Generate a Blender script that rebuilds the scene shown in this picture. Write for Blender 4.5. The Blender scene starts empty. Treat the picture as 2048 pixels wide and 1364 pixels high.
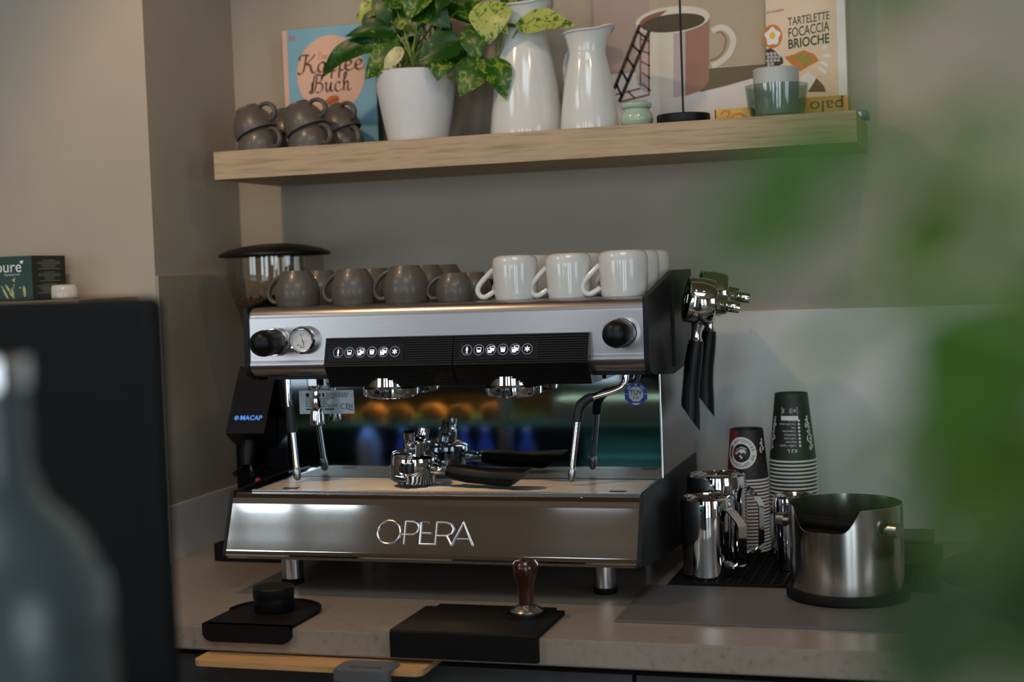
import bpy, bmesh, math, random
from mathutils import Matrix, Vector

# ------------------------------------------------------------------ camera, sky, lights, exposure
S = bpy.context.scene
COL = S.collection
cam_data = bpy.data.cameras.new('camera')
cam = bpy.data.objects.new('camera', cam_data)
COL.objects.link(cam)
cam.matrix_world = Matrix(((0.955422, 0.020707, 0.294517, 1.6490), (0.292968, 0.057148, -0.954413, -3.1750), (-0.036594, 0.998151, 0.048534, 1.5000), (0, 0, 0, 1)))
cam_data.sensor_width = 36.0
cam_data.lens = 2930.0 / 2048.0 * 36.0
cam_data.clip_start = 0.02
cam_data.dof.use_dof = True
cam_data.dof.focus_distance = 2.68
cam_data.dof.aperture_fstop = 2.8
S.camera = cam

S.view_settings.view_transform = 'Standard'
S.view_settings.look = 'None'
S.view_settings.gamma = 1.0
S.view_settings.use_curve_mapping = False
S.view_settings.exposure = 0.0

world = bpy.data.worlds.new('sky')
S.world = world
world.use_nodes = True
wn = world.node_tree.nodes
wn['Background'].inputs['Color'].default_value = (0.75, 0.87, 1.0, 1)
wn['Background'].inputs['Strength'].default_value = 1.2

def area_light(name, loc, rot, sx, sy, power, color):
    d = bpy.data.lights.new(name, 'AREA')
    d.shape = 'RECTANGLE'; d.size = sx; d.size_y = sy; d.energy = power; d.color = color
    o = bpy.data.objects.new(name, d); COL.objects.link(o)
    o.location = loc; o.rotation_euler = rot
    return o

R90 = math.pi / 2
DAY = (0.76, 0.90, 1.0)
REAR_Y = -6.0
# daylight entering through the windows of the rear wall (x0, x1) and of the right wall
WIN = [(-3.9, -3.05), (-2.85, -2.0), (-0.45, 0.0), (0.55, 1.15), (1.9, 2.6), (3.0, 3.7)]
WZ = [0.9, 0.9, 0.9, 0.06, 0.06, 0.06]     # the last three are glazed down to the floor
for (a, b), z0 in zip(WIN, WZ):
    area_light('window_daylight', ((a + b) / 2, REAR_Y + 0.02, (z0 + 2.6) / 2), (R90, 0, 0), b - a, 2.6 - z0, 13.0 * (b - a) * (2.6 - z0), DAY)
area_light('window_daylight', (4.48, -3.4, 1.75), (R90, 0, R90), 1.6, 1.7, 18.0, DAY)
# skylights in the ceiling (x0, x1, y0, y1), the last added for soft overhead light
SKYL = [(-2.00, -1.80, -4.02, -2.7), (-1.72, -1.47, -3.99, -2.7), (-1.36, -1.10, -3.95, -2.7), (-0.12, 0.22, -3.92, -3.2), (1.0, 2.2, -3.5, -2.3)]
for (a, b, c, d_) in SKYL:
    area_light('skylight_daylight', ((a + b) / 2, (c + d_) / 2, 3.19), (0, 0, 0), b - a, d_ - c, (30.0 if a < -1 else 4.0 if a < 0 else 20.0) * (b - a), DAY)
LAMPS = [(0.10, -1.30, 2.75, 30.0), (1.60, -1.35, 2.75, 11.0)]

# ------------------------------------------------------------------ mesh helpers
class MB:
    """Collects shapes in one bmesh; build() links them as one mesh object."""
    def __init__(s):
        s.bm = bmesh.new(); s.planar = False
    def add(s, verts, faces, mi=0):
        vs = [s.bm.verts.new(v) for v in verts]
        for f in faces:
            try:
                nf = s.bm.faces.new([vs[i] for i in f]); nf.material_index = mi
            except ValueError:
                pass
        return vs
    def box(s, lo, hi, bevel=0.0, M=None, mi=0, seg=2):
        t = bmesh.new()
        bmesh.ops.create_cube(t, size=1.0)
        for v in t.verts:
            v.co = Vector([(lo[i] + hi[i]) / 2 + v.co[i] * (hi[i] - lo[i]) for i in range(3)])
        if bevel > 0:
            s.planar = True
            bmesh.ops.bevel(t, geom=list(t.edges), offset=bevel, segments=seg, affect='EDGES', profile=0.5)
        s.merge(t, M, mi)
        return s
    def merge(s, t, M=None, mi=0):
        t.verts.index_update()
        s.add([(M @ v.co) if M else v.co.copy() for v in t.verts], [[v.index for v in f.verts] for f in t.faces], mi)
        t.free()
    def lathe(s, prof, seg=40, M=None, mi=0, close=False, rfun=None):
        """prof: (r, z) list turned about z; r = 0 closes to a point."""
        vs, rows = [], []
        for (r, z) in prof:
            if r <= 1e-6:
                rows.append([len(vs)]); vs.append(Vector((0, 0, z)))
            else:
                row = []
                for k in range(seg):
                    a = 2 * math.pi * k / seg
                    rr, zz = (rfun(r, z, a) if rfun else (r, z))
                    row.append(len(vs)); vs.append(Vector((rr * math.cos(a), rr * math.sin(a), zz)))
                rows.append(row)
        faces = []
        pairs = list(zip(rows, rows[1:])) + ([(rows[-1], rows[0])] if close else [])
        for A, B in pairs:
            for k in range(seg):
                k2 = (k + 1) % seg
                if len(A) == 1 and len(B) == 1: break
                if len(A) == 1: faces.append([A[0], B[k2], B[k]])
                elif len(B) == 1: faces.append([A[k], A[k2], B[0]])
                else: faces.append([A[k], A[k2], B[k2], B[k]])
        if M: vs = [M @ v for v in vs]
        s.add(vs, faces, mi)
        return s
    def tube(s, pts, r, seg=12, M=None, mi=0, smooth=0, squash=None):
        pts = [Vector(p) for p in pts]
        rs = list(r) if isinstance(r, (list, tuple)) else [r] * len(pts)
        if smooth: pts, rs = catmull(pts, smooth, rs)
        n = len(pts); vs = []; faces = []
        up = None
        for i, p in enumerate(pts):
            d = (pts[min(i + 1, n - 1)] - pts[max(i - 1, 0)]).normalized()
            if up is None:
                up = Vector((0, 0, 1)) if abs(d.z) < 0.9 else Vector((1, 0, 0))
            a = d.cross(up).normalized(); up = a.cross(d).normalized()
            for k in range(seg):
                t = 2 * math.pi * k / seg
                ca, sa = math.cos(t), math.sin(t)
                if squash: ca *= squash
                vs.append(p + (a * ca + up * sa) * rs[i])
        for i in range(n - 1):
            for k in range(seg):
                k2 = (k + 1) % seg
                faces.append([i * seg + k, i * seg + k2, (i + 1) * seg + k2, (i + 1) * seg + k])
        faces.append(list(range(seg))[::-1]); faces.append([(n - 1) * seg + k for k in range(seg)])
        if M: vs = [M @ v for v in vs]
        s.add(vs, faces, mi)
        return s
    def prism(s, poly, x0, x1, axis='X', M=None, mi=0):
        """2D outline extruded: axis X takes (y, z), Y takes (x, z), Z takes (x, y)."""
        def P(a, b, t):
            return Vector((t, a, b)) if axis == 'X' else Vector((a, t, b)) if axis == 'Y' else Vector((a, b, t))
        s.planar = True
        n = len(poly)
        vs = [P(a, b, x0) for a, b in poly] + [P(a, b, x1) for a, b in poly]
        faces = [[i, (i + 1) % n, n + (i + 1) % n, n + i] for i in range(n)]
        faces += [list(range(n))[::-1], list(range(n, 2 * n))]
        if M: vs = [M @ v for v in vs]
        s.add(vs, faces, mi)
        return s
    def sphere(s, c, r, M=None, mi=0, sc=(1, 1, 1), u=20, v=12):
        prof = [(r * math.sin(math.pi * i / v), r * math.cos(math.pi * i / v)) for i in range(v + 1)]
        prof[0] = (0, r); prof[-1] = (0, -r)
        T = Matrix.Translation(c) @ Matrix.Diagonal((sc[0], sc[1], sc[2], 1))
        return s.lathe(prof, u, (M @ T) if M else T, mi)
    def flat(s, polys, fn, mi=0):
        """2D polygons [(pts), ...] put through fn(x, y) -> Vector."""
        for p in polys:
            s.add([fn(x, y) for x, y in p], [list(range(len(p)))], mi)
        return s
    def text(s, body, size, fn, align='CENTER', shear=0.0, bold=0.0, sx=1.0, mi=0, spacing=1.0):
        vs, fs = text2d(body, size, align, shear, bold, spacing)
        s.add([fn(x * sx, y) for x, y in vs], fs, mi)
        return s
    def build(s, name, m, parent=None, sharp=32, world=True, recalc=True):
        bm = s.bm
        if recalc:
            bmesh.ops.recalc_face_normals(bm, faces=bm.faces)
        if parent is not None and world:
            inv = parent.matrix_world.inverted() if parent.parent is None and parent.type == 'EMPTY' else Matrix.Identity(4)
            off = world_loc(parent)
            for v in bm.verts: v.co -= off
        lim = math.radians(sharp)
        for f in bm.faces: f.smooth = True
        for e in bm.edges:
            if len(e.link_faces) == 2 and e.calc_face_angle(0) > lim: e.smooth = False
        me = bpy.data.meshes.new(name)
        bm.to_mesh(me); bm.free()
        for x in (m if isinstance(m, (list, tuple)) else [m]):
            me.materials.append(x)
        o = bpy.data.objects.new(name, me)
        COL.objects.link(o)
        if parent is not None: o.parent = parent
        if s.planar:   # keep the wide faces optically flat next to their small bevels
            wn_ = o.modifiers.new('weighted_normals', 'WEIGHTED_NORMAL'); wn_.keep_sharp = True; wn_.weight = 80
        return o

def world_loc(o):
    v = Vector((0, 0, 0))
    while o is not None:
        v = v + o.location; o = o.parent
    return v

def catmull(pts, k, rs=None):
    out, ro = [], []
    n = len(pts)
    for i in range(n - 1):
        p0, p1, p2, p3 = pts[max(i - 1, 0)], pts[i], pts[i + 1], pts[min(i + 2, n - 1)]
        for j in range(k):
            t = j / k; t2 = t * t; t3 = t2 * t
            out.append(0.5 * ((2 * p1) + (p2 - p0) * t + (2 * p0 - 5 * p1 + 4 * p2 - p3) * t2 + (3 * p1 - p0 - 3 * p2 + p3) * t3))
            if rs: ro.append(rs[i] + (rs[i + 1] - rs[i]) * t)
    out.append(pts[-1])
    if rs: ro.append(rs[-1])
    return out, ro

_tc = {}
def text2d(body, size=1.0, align='CENTER', shear=0.0, bold=0.0, spacing=1.0):
    key = (body, align, shear, bold, spacing)
    if key not in _tc:
        c = bpy.data.curves.new('lettering', 'FONT')
        c.body = body; c.align_x = align; c.align_y = 'CENTER' if False else 'BOTTOM_BASELINE'
        c.shear = shear; c.offset = bold; c.space_character = spacing; c.resolution_u = 3
        o = bpy.data.objects.new('lettering', c); COL.objects.link(o)
        dg = bpy.context.evaluated_depsgraph_get()
        me = bpy.data.meshes.new_from_object(o.evaluated_get(dg))
        _tc[key] = ([(v.co.x, v.co.y) for v in me.vertices], [list(p.vertices) for p in me.polygons])
        bpy.data.objects.remove(o); bpy.data.meshes.remove(me); bpy.data.curves.remove(c)
    vs, fs = _tc[key]
    return [(x * size, y * size) for x, y in vs], fs

def ribbon(pts, w0, w1, nib=0.6, k=7):
    """A broad-nib pen stroke as quads (list of 2D polygons)."""
    P, _ = catmull([Vector((x, y, 0)) for x, y in pts], k)
    L, Rr = [], []
    for i, p in enumerate(P):
        d = (P[min(i + 1, len(P) - 1)] - P[max(i - 1, 0)])
        if d.length < 1e-9: d = Vector((1, 0, 0))
        d.normalize()
        th = math.atan2(d.y, d.x)
        w = w0 + (w1 - w0) * abs(math.sin(th - nib))
        nrm = Vector((-d.y, d.x, 0)) * w / 2
        L.append(p + nrm); Rr.append(p - nrm)
    return [[(L[i].x, L[i].y), (L[i + 1].x, L[i + 1].y), (Rr[i + 1].x, Rr[i + 1].y), (Rr[i].x, Rr[i].y)] for i in range(len(P) - 1)]

def ellipse(cx, cy, rx, ry, n=32, a0=0.0, a1=2 * math.pi, rot=0.0):
    out = []
    full = abs(a1 - a0 - 2 * math.pi) < 1e-6
    for k in range(n if full else n + 1):
        a = a0 + (a1 - a0) * k / n
        x, y = rx * math.cos(a), ry * math.sin(a)
        out.append((cx + x * math.cos(rot) - y * math.sin(rot), cy + x * math.sin(rot) + y * math.cos(rot)))
    return out

def ring_quads(cx, cy, r0, r1, n=40, a0=0.0, a1=2 * math.pi):
    q = []
    for k in range(n):
        a, b = a0 + (a1 - a0) * k / n, a0 + (a1 - a0) * (k + 1) / n
        q.append([(cx + r0 * math.cos(a), cy + r0 * math.sin(a)), (cx + r1 * math.cos(a), cy + r1 * math.sin(a)),
                  (cx + r1 * math.cos(b), cy + r1 * math.sin(b)), (cx + r0 * math.cos(b), cy + r0 * math.sin(b))])
    return q

def rrect(x0, y0, x1, y1, r, n=6):
    out = []
    for cx, cy, a in ((x1 - r, y1 - r, 0), (x0 + r, y1 - r, 90), (x0 + r, y0 + r, 180), (x1 - r, y0 + r, 270)):
        for k in range(n + 1):
            t = math.radians(a + 90 * k / n)
            out.append((cx + r * math.cos(t), cy + r * math.sin(t)))
    return out

def line_quad(x0, y0, x1, y1, w):
    d = math.hypot(x1 - x0, y1 - y0) or 1e-9
    nx, ny = -(y1 - y0) / d * w / 2, (x1 - x0) / d * w / 2
    return [(x0 + nx, y0 + ny), (x1 + nx, y1 + ny), (x1 - nx, y1 - ny), (x0 - nx, y0 - ny)]

# ------------------------------------------------------------------ things
def thing(name, label, cat, loc=(0, 0, 0), group=None):
    o = bpy.data.objects.new(name, None); COL.objects.link(o)
    o.location = loc; o.empty_display_size = 0.05
    o['label'] = label; o['category'] = cat
    if group: o['group'] = group
    return o

def tag(o, label, cat, group=None):
    o['label'] = label; o['category'] = cat
    if group: o['group'] = group
    return o

def struct(o):
    o['kind'] = 'structure'
    return o

def copy_tree(o, parent=None):
    c = o.copy(); COL.objects.link(c)
    if parent is not None: c.parent = parent
    for ch in list(o.children): copy_tree(ch, c)
    return c

def dup(o, loc, rotz=None, label=None, group=None, rot=None):
    c = copy_tree(o); c.location = loc
    if rotz is not None: c.rotation_euler = (0, 0, rotz)
    if rot is not None: c.rotation_euler = rot
    if label: c['label'] = label
    if group: c['group'] = group
    return c

# ------------------------------------------------------------------ materials
def lin(r, g, b):
    f = lambda c: (c / 255) / 12.92 if c / 255 <= 0.04045 else ((c / 255 + 0.055) / 1.055) ** 2.4
    return (f(r), f(g), f(b), 1.0)

def mat(name, rgb, rough=0.5, metal=0.0, var=0.06, scale=30.0, bump=0.0, bscale=200.0, stretch=None, spec=0.5,
        coat=0.0, trans=0.0, emit=None, estr=0.0, aniso=0.0, ior=1.45, rough_var=0.0, subsurf=0.0, ramp=None):
    m = bpy.data.materials.new(name); m.use_nodes = True
    nt = m.node_tree; n = nt.nodes; L = nt.links
    b = n['Principled BSDF']
    c = lin(*rgb)
    b.inputs['Roughness'].default_value = rough
    b.inputs['Metallic'].default_value = metal
    b.inputs['Specular IOR Level'].default_value = spec
    b.inputs['IOR'].default_value = ior
    b.inputs['Coat Weight'].default_value = coat
    b.inputs['Transmission Weight'].default_value = trans
    if aniso: b.inputs['Anisotropic'].default_value = aniso
    if emit:
        b.inputs['Emission Color'].default_value = lin(*emit); b.inputs['Emission Strength'].default_value = estr
    tc = n.new('ShaderNodeTexCoord'); mp = n.new('ShaderNodeMapping')
    if stretch: mp.inputs['Scale'].default_value = stretch
    L.new(tc.outputs['Object'], mp.inputs['Vector'])
    nz = n.new('ShaderNodeTexNoise'); nz.inputs['Scale'].default_value = scale; nz.inputs['Detail'].default_value = 4.0
    L.new(mp.outputs['Vector'], nz.inputs['Vector'])
    cr = n.new('ShaderNodeValToRGB')
    if ramp:
        els = cr.color_ramp.elements
        while len(els) < len(ramp): els.new(0.5)
        for e, (p, col) in zip(els, ramp): e.position = p; e.color = lin(*col)
    else:
        k0, k1 = 1 - var, 1 + var
        cr.color_ramp.elements[0].position = 0.3; cr.color_ramp.elements[1].position = 0.7
        cr.color_ramp.elements[0].color = (c[0] * k0, c[1] * k0, c[2] * k0, 1)
        cr.color_ramp.elements[1].color = (min(1, c[0] * k1), min(1, c[1] * k1), min(1, c[2] * k1), 1)
    L.new(nz.outputs['Fac'], cr.inputs['Fac'])
    L.new(cr.outputs['Color'], b.inputs['Base Color'])
    if rough_var:
        mr = n.new('ShaderNodeMapRange')
        mr.inputs['To Min'].default_value = max(0.02, rough - rough_var); mr.inputs['To Max'].default_value = rough + rough_var
        L.new(nz.outputs['Fac'], mr.inputs['Value']); L.new(mr.outputs['Result'], b.inputs['Roughness'])
    if bump:
        nb = n.new('ShaderNodeTexNoise'); nb.inputs['Scale'].default_value = bscale; nb.inputs['Detail'].default_value = 3.0
        L.new(mp.outputs['Vector'], nb.inputs['Vector'])
        bp = n.new('ShaderNodeBump'); bp.inputs['Strength'].default_value = bump; bp.inputs['Distance'].default_value = 0.002
        L.new(nb.outputs['Fac'], bp.inputs['Height']); L.new(bp.outputs['Normal'], b.inputs['Normal'])
    return m

M = {}
M['wall'] = mat('wall_paint', (168, 156, 140), 0.75, var=0.03, scale=6, bump=0.25, bscale=60)
M['panel'] = mat('splash_panel_white', (196, 198, 194), 0.35, var=0.02, scale=4)
M['nichelow'] = mat('niche_lower_olive', (150, 142, 124), 0.45, var=0.03, scale=5, bump=0.1, bscale=60)
M['upstand'] = mat('upstand_white', (196, 194, 190), 0.4, var=0.02, scale=8)
M['ceiling'] = mat('ceiling_brown', (124, 98, 72), 0.8, var=0.5, scale=1.6, stretch=(0.5, 9, 1))
M['rear'] = mat('rear_wall_brown', (120, 98, 78), 0.8, var=0.12, scale=2)
M['floor'] = mat('floor_tiles', (96, 86, 76), 0.5, var=0.1, scale=5)
M['frame'] = mat('window_frame_dark', (58, 52, 46), 0.5)
M['glasspane'] = mat('clear_pane', (230, 240, 240), 0.02, trans=1.0, var=0.0)
M['counter'] = mat('counter_stone', (150, 128, 108), 0.30, var=0.12, scale=70, rough_var=0.05,
                   ramp=[(0.22, (114, 102, 92)), (0.40, (140, 126, 114)), (0.62, (146, 132, 118)), (0.8, (134, 119, 106))])
M['oak'] = mat('oak_laminate', (186, 158, 122), 0.55, scale=9, stretch=(1.2, 14, 22), bump=0.12, bscale=40,
               ramp=[(0.3, (146, 124, 96)), (0.48, (170, 146, 115)), (0.62, (177, 153, 122)), (0.78, (152, 129, 99))])
M['bamboo'] = mat('bamboo_board', (196, 150, 98), 0.45, scale=10, stretch=(2, 20, 20), var=0.12)
M['cabinet'] = mat('cabinet_dark_slate', (58, 58, 58), 0.5, var=0.35, scale=8)
M['black'] = mat('black_plastic', (11, 11, 11), 0.4, spec=0.3, var=0.15, scale=60)
M['matte'] = mat('black_rubber', (13, 12, 12), 0.65, spec=0.2, var=0.2, scale=120, bump=0.1, bscale=400)
M['blackmetal'] = mat('black_coated_metal', (16, 16, 16), 0.45, spec=0.3, var=0.1, scale=50, bump=0.06, bscale=600)
M['gloss'] = mat('glossy_black', (8, 9, 14), 0.14, var=0.1, spec=0.35)
M['steel'] = mat('brushed_steel', (172, 165, 164), 0.30, 1.0, var=0.05, scale=6, stretch=(1, 60, 120), rough_var=0.05)
M['steel2'] = mat('satin_steel', (180, 178, 176), 0.24, 1.0, var=0.06, scale=8, stretch=(60, 60, 1))
M['polish'] = mat('polished_steel', (196, 192, 188), 0.055, 1.0, var=0.03, scale=5, rough_var=0.015, bump=0.015, bscale=5)
M['mirror'] = mat('mirror_steel', (168, 178, 182), 0.05, 1.0, var=0.04, scale=3, rough_var=0.02)
M['grille'] = mat('grille_steel', (196, 190, 182), 0.38, 1.0, var=0.05, scale=10, stretch=(1, 40, 40))
M['letter'] = mat('letter_bright_metal', (232, 232, 234), 0.26, 1.0, var=0.02)
M['knock'] = mat('knock_box_steel', (190, 186, 180), 0.19, 1.0, var=0.05, scale=8, stretch=(60, 60, 1))
M['chrome'] = mat('chrome', (224, 224, 226), 0.05, 1.0, var=0.02)
M['white'] = mat('white_porcelain', (202, 201, 196), 0.12, var=0.02, coat=0.4)
M['enamel'] = mat('white_enamel', (206, 207, 203), 0.14, var=0.02, coat=0.4)
M['potwhite'] = mat('white_plastic_pot', (200, 203, 204), 0.4, var=0.02)
M['grey'] = mat('grey_stoneware', (84, 78, 72), 0.38, var=0.06, scale=80, coat=0.12)
def thin_glass(name, tint, rough=0.03, f0=0.05):
    m = bpy.data.materials.new(name); m.use_nodes = True
    n = m.node_tree.nodes; L = m.node_tree.links
    n.remove(n['Principled BSDF'])
    tc = n.new('ShaderNodeTexCoord'); nz = n.new('ShaderNodeTexNoise'); nz.inputs['Scale'].default_value = 20
    cr = n.new('ShaderNodeValToRGB'); c = lin(*tint)
    cr.color_ramp.elements[0].color = (c[0] * 0.96, c[1] * 0.96, c[2] * 0.96, 1); cr.color_ramp.elements[1].color = c
    tr = n.new('ShaderNodeBsdfTransparent'); gl = n.new('ShaderNodeBsdfGlossy'); gl.inputs['Roughness'].default_value = rough
    lw = n.new('ShaderNodeLayerWeight'); lw.inputs['Blend'].default_value = 0.5
    pw = n.new('ShaderNodeMath'); pw.operation = 'POWER'; pw.inputs[1].default_value = 4.0
    fr = n.new('ShaderNodeMath'); fr.operation = 'MULTIPLY_ADD'; fr.inputs[1].default_value = 0.55; fr.inputs[2].default_value = f0
    L.new(lw.outputs['Facing'], pw.inputs[0]); L.new(pw.outputs['Value'], fr.inputs[0]); mx = n.new('ShaderNodeMixShader')
    L.new(tc.outputs['Object'], nz.inputs['Vector']); L.new(nz.outputs['Fac'], cr.inputs['Fac']); L.new(cr.outputs['Color'], tr.inputs['Color'])
    L.new(fr.outputs['Value'], mx.inputs['Fac']); L.new(tr.outputs['BSDF'], mx.inputs[1]); L.new(gl.outputs['BSDF'], mx.inputs[2])
    L.new(mx.outputs['Shader'], n['Material Output'].inputs['Surface'])
    return m
M['ink'] = mat('ink_black', (22, 21, 20), 0.6)
M['inkwhite'] = mat('ink_white', (226, 226, 222), 0.6)

# ------------------------------------------------------------------ the room
def boxobj(name, lo, hi, m, bevel=0.0, parent=None):
    return MB().box(lo, hi, bevel).build(name, m, parent)

struct(boxobj('floor', (-4.6, -6.2, -0.1), (4.7, 0.2, 0.0), M['floor']))
b = MB()
e = -4.6
for (x0, x1, y0, y1) in SKYL:
    b.box((e, -6.2, 3.2), (x0, 0.2, 3.3)).box((x0, -6.2, 3.2), (x1, y0, 3.3)).box((x0, y1, 3.2), (x1, 0.2, 3.3)); e = x1
b.box((e, -6.2, 3.2), (4.7, 0.2, 3.3))
struct(b.build('ceiling', M['ceiling']))
struct(boxobj('wall_back', (0.0, 0.0, 0.0), (4.7, 0.2, 3.2), M['wall']))
# the left wall steps forward as a pillar: its front face looks at the camera, its side closes the niche
w = MB().prism([(-4.6, -0.4), (0.0, -0.4), (0.0, 0.2), (-4.6, 0.2)], 0.0, 3.2, 'Z')
struct(w.build('wall_left', M['wall']))
struct(boxobj('wall_far_left', (-4.6, -6.2, 0.0), (-4.4, -0.4, 3.2), M['rear']))
# rear and right walls with their window openings
def pierced(name, spans, z0, z1, lo, hi, fixed, axis, m):
    b = MB(); xs = sorted(spans)
    def bx(u0, u1, a, c):
        if u1 - u0 < 1e-4: return
        if axis == 'X': b.box((u0, fixed[0], a), (u1, fixed[1], c))
        else: b.box((fixed[0], u0, a), (fixed[1], u1, c))
    bx(lo, hi, 0, z0); bx(lo, hi, z1, 3.2)
    e = lo
    for (p, q) in xs: bx(e, p, z0, z1); e = q
    bx(e, hi, z0, z1)
    return struct(b.build(name, m))
b = MB(); e = -4.6
for (p, q), z0 in zip(WIN, WZ):
    b.box((e, -6.2, 0), (p, -6.0, 3.2)).box((p, -6.2, 0), (q, -6.0, z0)).box((p, -6.2, 2.6), (q, -6.0, 3.2)); e = q
b.box((e, -6.2, 0), (4.7, -6.0, 3.2))
struct(b.build('wall_rear', M['rear']))
pierced('wall_right', [(-4.2, -2.6)], 0.9, 2.6, -6.0, 0.0, (4.5, 4.7), 'Y', M['rear'])
for i, ((a, b), z0) in enumerate(zip(WIN, WZ)):
    f = MB()
    f.box((a, -6.12, z0), (a + 0.04, -6.06, 2.6)).box((b - 0.04, -6.12, z0), (b, -6.06, 2.6))
    f.box((a + 0.04, -6.12, z0), (b - 0.04, -6.06, z0 + 0.05)).box((a + 0.04, -6.12, 2.55), (b - 0.04, -6.06, 2.6))
    struct(f.build('window_%d' % (i + 1), M['frame']))
f = MB()
f.box((4.56, -4.2, 0.9), (4.62, -4.15, 2.6)).box((4.56, -2.65, 0.9), (4.62, -2.6, 2.6)).box((4.56, -4.15, 0.9), (4.62, -2.65, 0.95)).box((4.56, -4.15, 2.55), (4.62, -2.65, 2.6))
struct(f.build('window_7', M['frame']))
# white splash panel behind the counter, the darker lower part of the niche side and the upstand
struct(boxobj('trim_1', (0.008, -0.008, 0.90), (4.49, 0.0, 1.393), M['panel'], 0.001))
struct(boxobj('wall_left_lower', (0.0, -0.399, 1.02), (0.006, -0.008, 1.515), M['nichelow'], 0.001))
b = MB().prism([(-1.8, -0.412), (0.012, -0.412), (0.012, -0.0085), (0.0, -0.0085), (0.0, -0.4), (-1.8, -0.4)], 0.9, 1.019, 'Z')
struct(b.build('baseboard_left', M['upstand']))

# ceiling spots over the machine (out of frame, they throw the warm light)
t0 = None
for i, p4 in enumerate(LAMPS):
    p = p4[:3]
    t = thing('ceiling_spot', ['warm ceiling spotlight on the left above the coffee machine', 'warm ceiling spotlight on the right above the coffee machine'][i], 'lamp', p, 'warm ceiling spots')
    MB().lathe([(0, 0.14), (0.045, 0.14), (0.05, 0.12), (0.05, -0.02), (0.046, -0.02), (0.044, 0.06), (0, 0.06)], 28).build('lamp_housing', M['blackmetal'], t, world=False)
    MB().tube([(0, 0, 0.14), (0, 0, 0.46)], 0.008, 10).build('stem', M['blackmetal'], t, world=False)
    d = bpy.data.lights.new('spot_bulb', 'SPOT'); d.energy = p4[3]; d.color = (1.0, 0.66, 0.36); d.shadow_soft_size = 0.035
    d.spot_size = math.radians(100); d.spot_blend = 0.5
    o = bpy.data.objects.new('spot_bulb', d); COL.objects.link(o); o.parent = t; o.location = (0, 0, -0.03)
    dr = Vector((0.70, -0.50, 1.1)) - Vector(p)
    o.rotation_euler = dr.to_track_quat('-Z', 'Y').to_euler()

# ------------------------------------------------------------------ counter and cabinets
c = MB().prism([(-2.4, -0.917), (3.2, -0.917), (3.2, -0.0085), (0.0125, -0.0085), (0.0125, -0.4125), (-2.4, -0.4125)], 0.855, 0.9, 'Z')
bmesh.ops.bevel(c.bm, geom=[e for e in c.bm.edges if all(v.co.y < -0.9 for v in e.verts)], offset=0.003, segments=2, affect='EDGES')
tag(c.build('countertop', M['counter']), 'long beige stone countertop carrying the coffee machine', 'countertop')
sx = 1.13
for i, (a, b, lab) in enumerate(((0.02, sx, 'dark slate-coloured base cabinet under the left part of the countertop'),
                                 (sx, 2.9, 'dark slate-coloured base cabinet under the right part of the countertop'))):
    t = thing('base_cabinet', lab, 'cabinet', ((a + b) / 2, -0.45, 0.0), 'base cabinets under the counter')
    MB().box((a + 0.002, -0.87, 0.06), (b - 0.002, -0.02, 0.8405)).build('cabinet_body', M['black'], t)
    MB().box((a + 0.003, -0.895, 0.08), (b - 0.003, -0.8705, 0.841), 0.002).build('door', M['cabinet'], t)

# wooden board pulled out under the counter edge, with a grey clip on it
x0, x1 = 0.372, 0.792
bm = MB().prism(rrect(x0, -0.968, x1, -0.62, 0.016), 0.8415, 0.8515, 'Z')
tag(bm.build('pull_out_board', M['bamboo']), 'pale bamboo board pulled out under the countertop edge', 'board')
M['clip'] = mat('clip_grey', (88, 92, 96), 0.45)
t = thing('counter_clip', 'grey plastic clip gripping the bamboo board under the counter', 'clip', (0.695, -0.965, 0.84))
c = MB().prism(rrect(0.645, -0.995, 0.745, -0.93, 0.016), 0.8518, 0.8545, 'Z')
c.prism(rrect(0.645, -0.995, 0.745, -0.975, 0.008), 0.836, 0.8518, 'Z')
c.build('jaw', M['clip'], t)
c = MB().prism([(0.685, 0.836), (0.71, 0.836), (0.70, 0.76), (0.672, 0.76)], -0.992, -0.982, 'Y')
c.build('handle', M['clip'], t)
b = MB().text('Smart Clip', 0.0135, lambda x, y: Vector((0.695 - x, -0.968 - y, 0.8547)), mi=0)
b.build('lettering', M['ink'], t)

# ------------------------------------------------------------------ the espresso machine
mc = thing('espresso_machine', 'large two-group stainless espresso machine standing on the stone countertop', 'espresso machine', (0.70, -0.40, 0.90))
XL, XR = 0.303, 1.098
b = MB().box((0.306, -0.62, 0.975), (1.096, -0.13, 1.088))
b.box((0.345, -0.475, 1.088), (1.094, -0.13, 1.30))
b.box((0.33, -0.55, 1.30), (1.09, -0.13, 1.43))
b.build('body', M['blackmetal'], mc)
# flared front of the base
face = [(-0.6670, 1.074), (-0.6678, 1.072), (-0.6750, 1.0535), (-0.6832, 1.0325), (-0.6920, 1.0105), (-0.7006, 0.9895), (-0.7014, 0.9875)]
prof = [(-0.62, 1.09), (-0.650, 1.0915), (-0.658, 1.089), (-0.664, 1.083)] + face + [(-0.705, 0.982), (-0.704, 0.979), (-0.695, 0.972), (-0.62, 0.970)]
bf = MB().prism(prof, XL, XR).build('base_front', M['polish'], mc, sharp=20)
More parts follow.
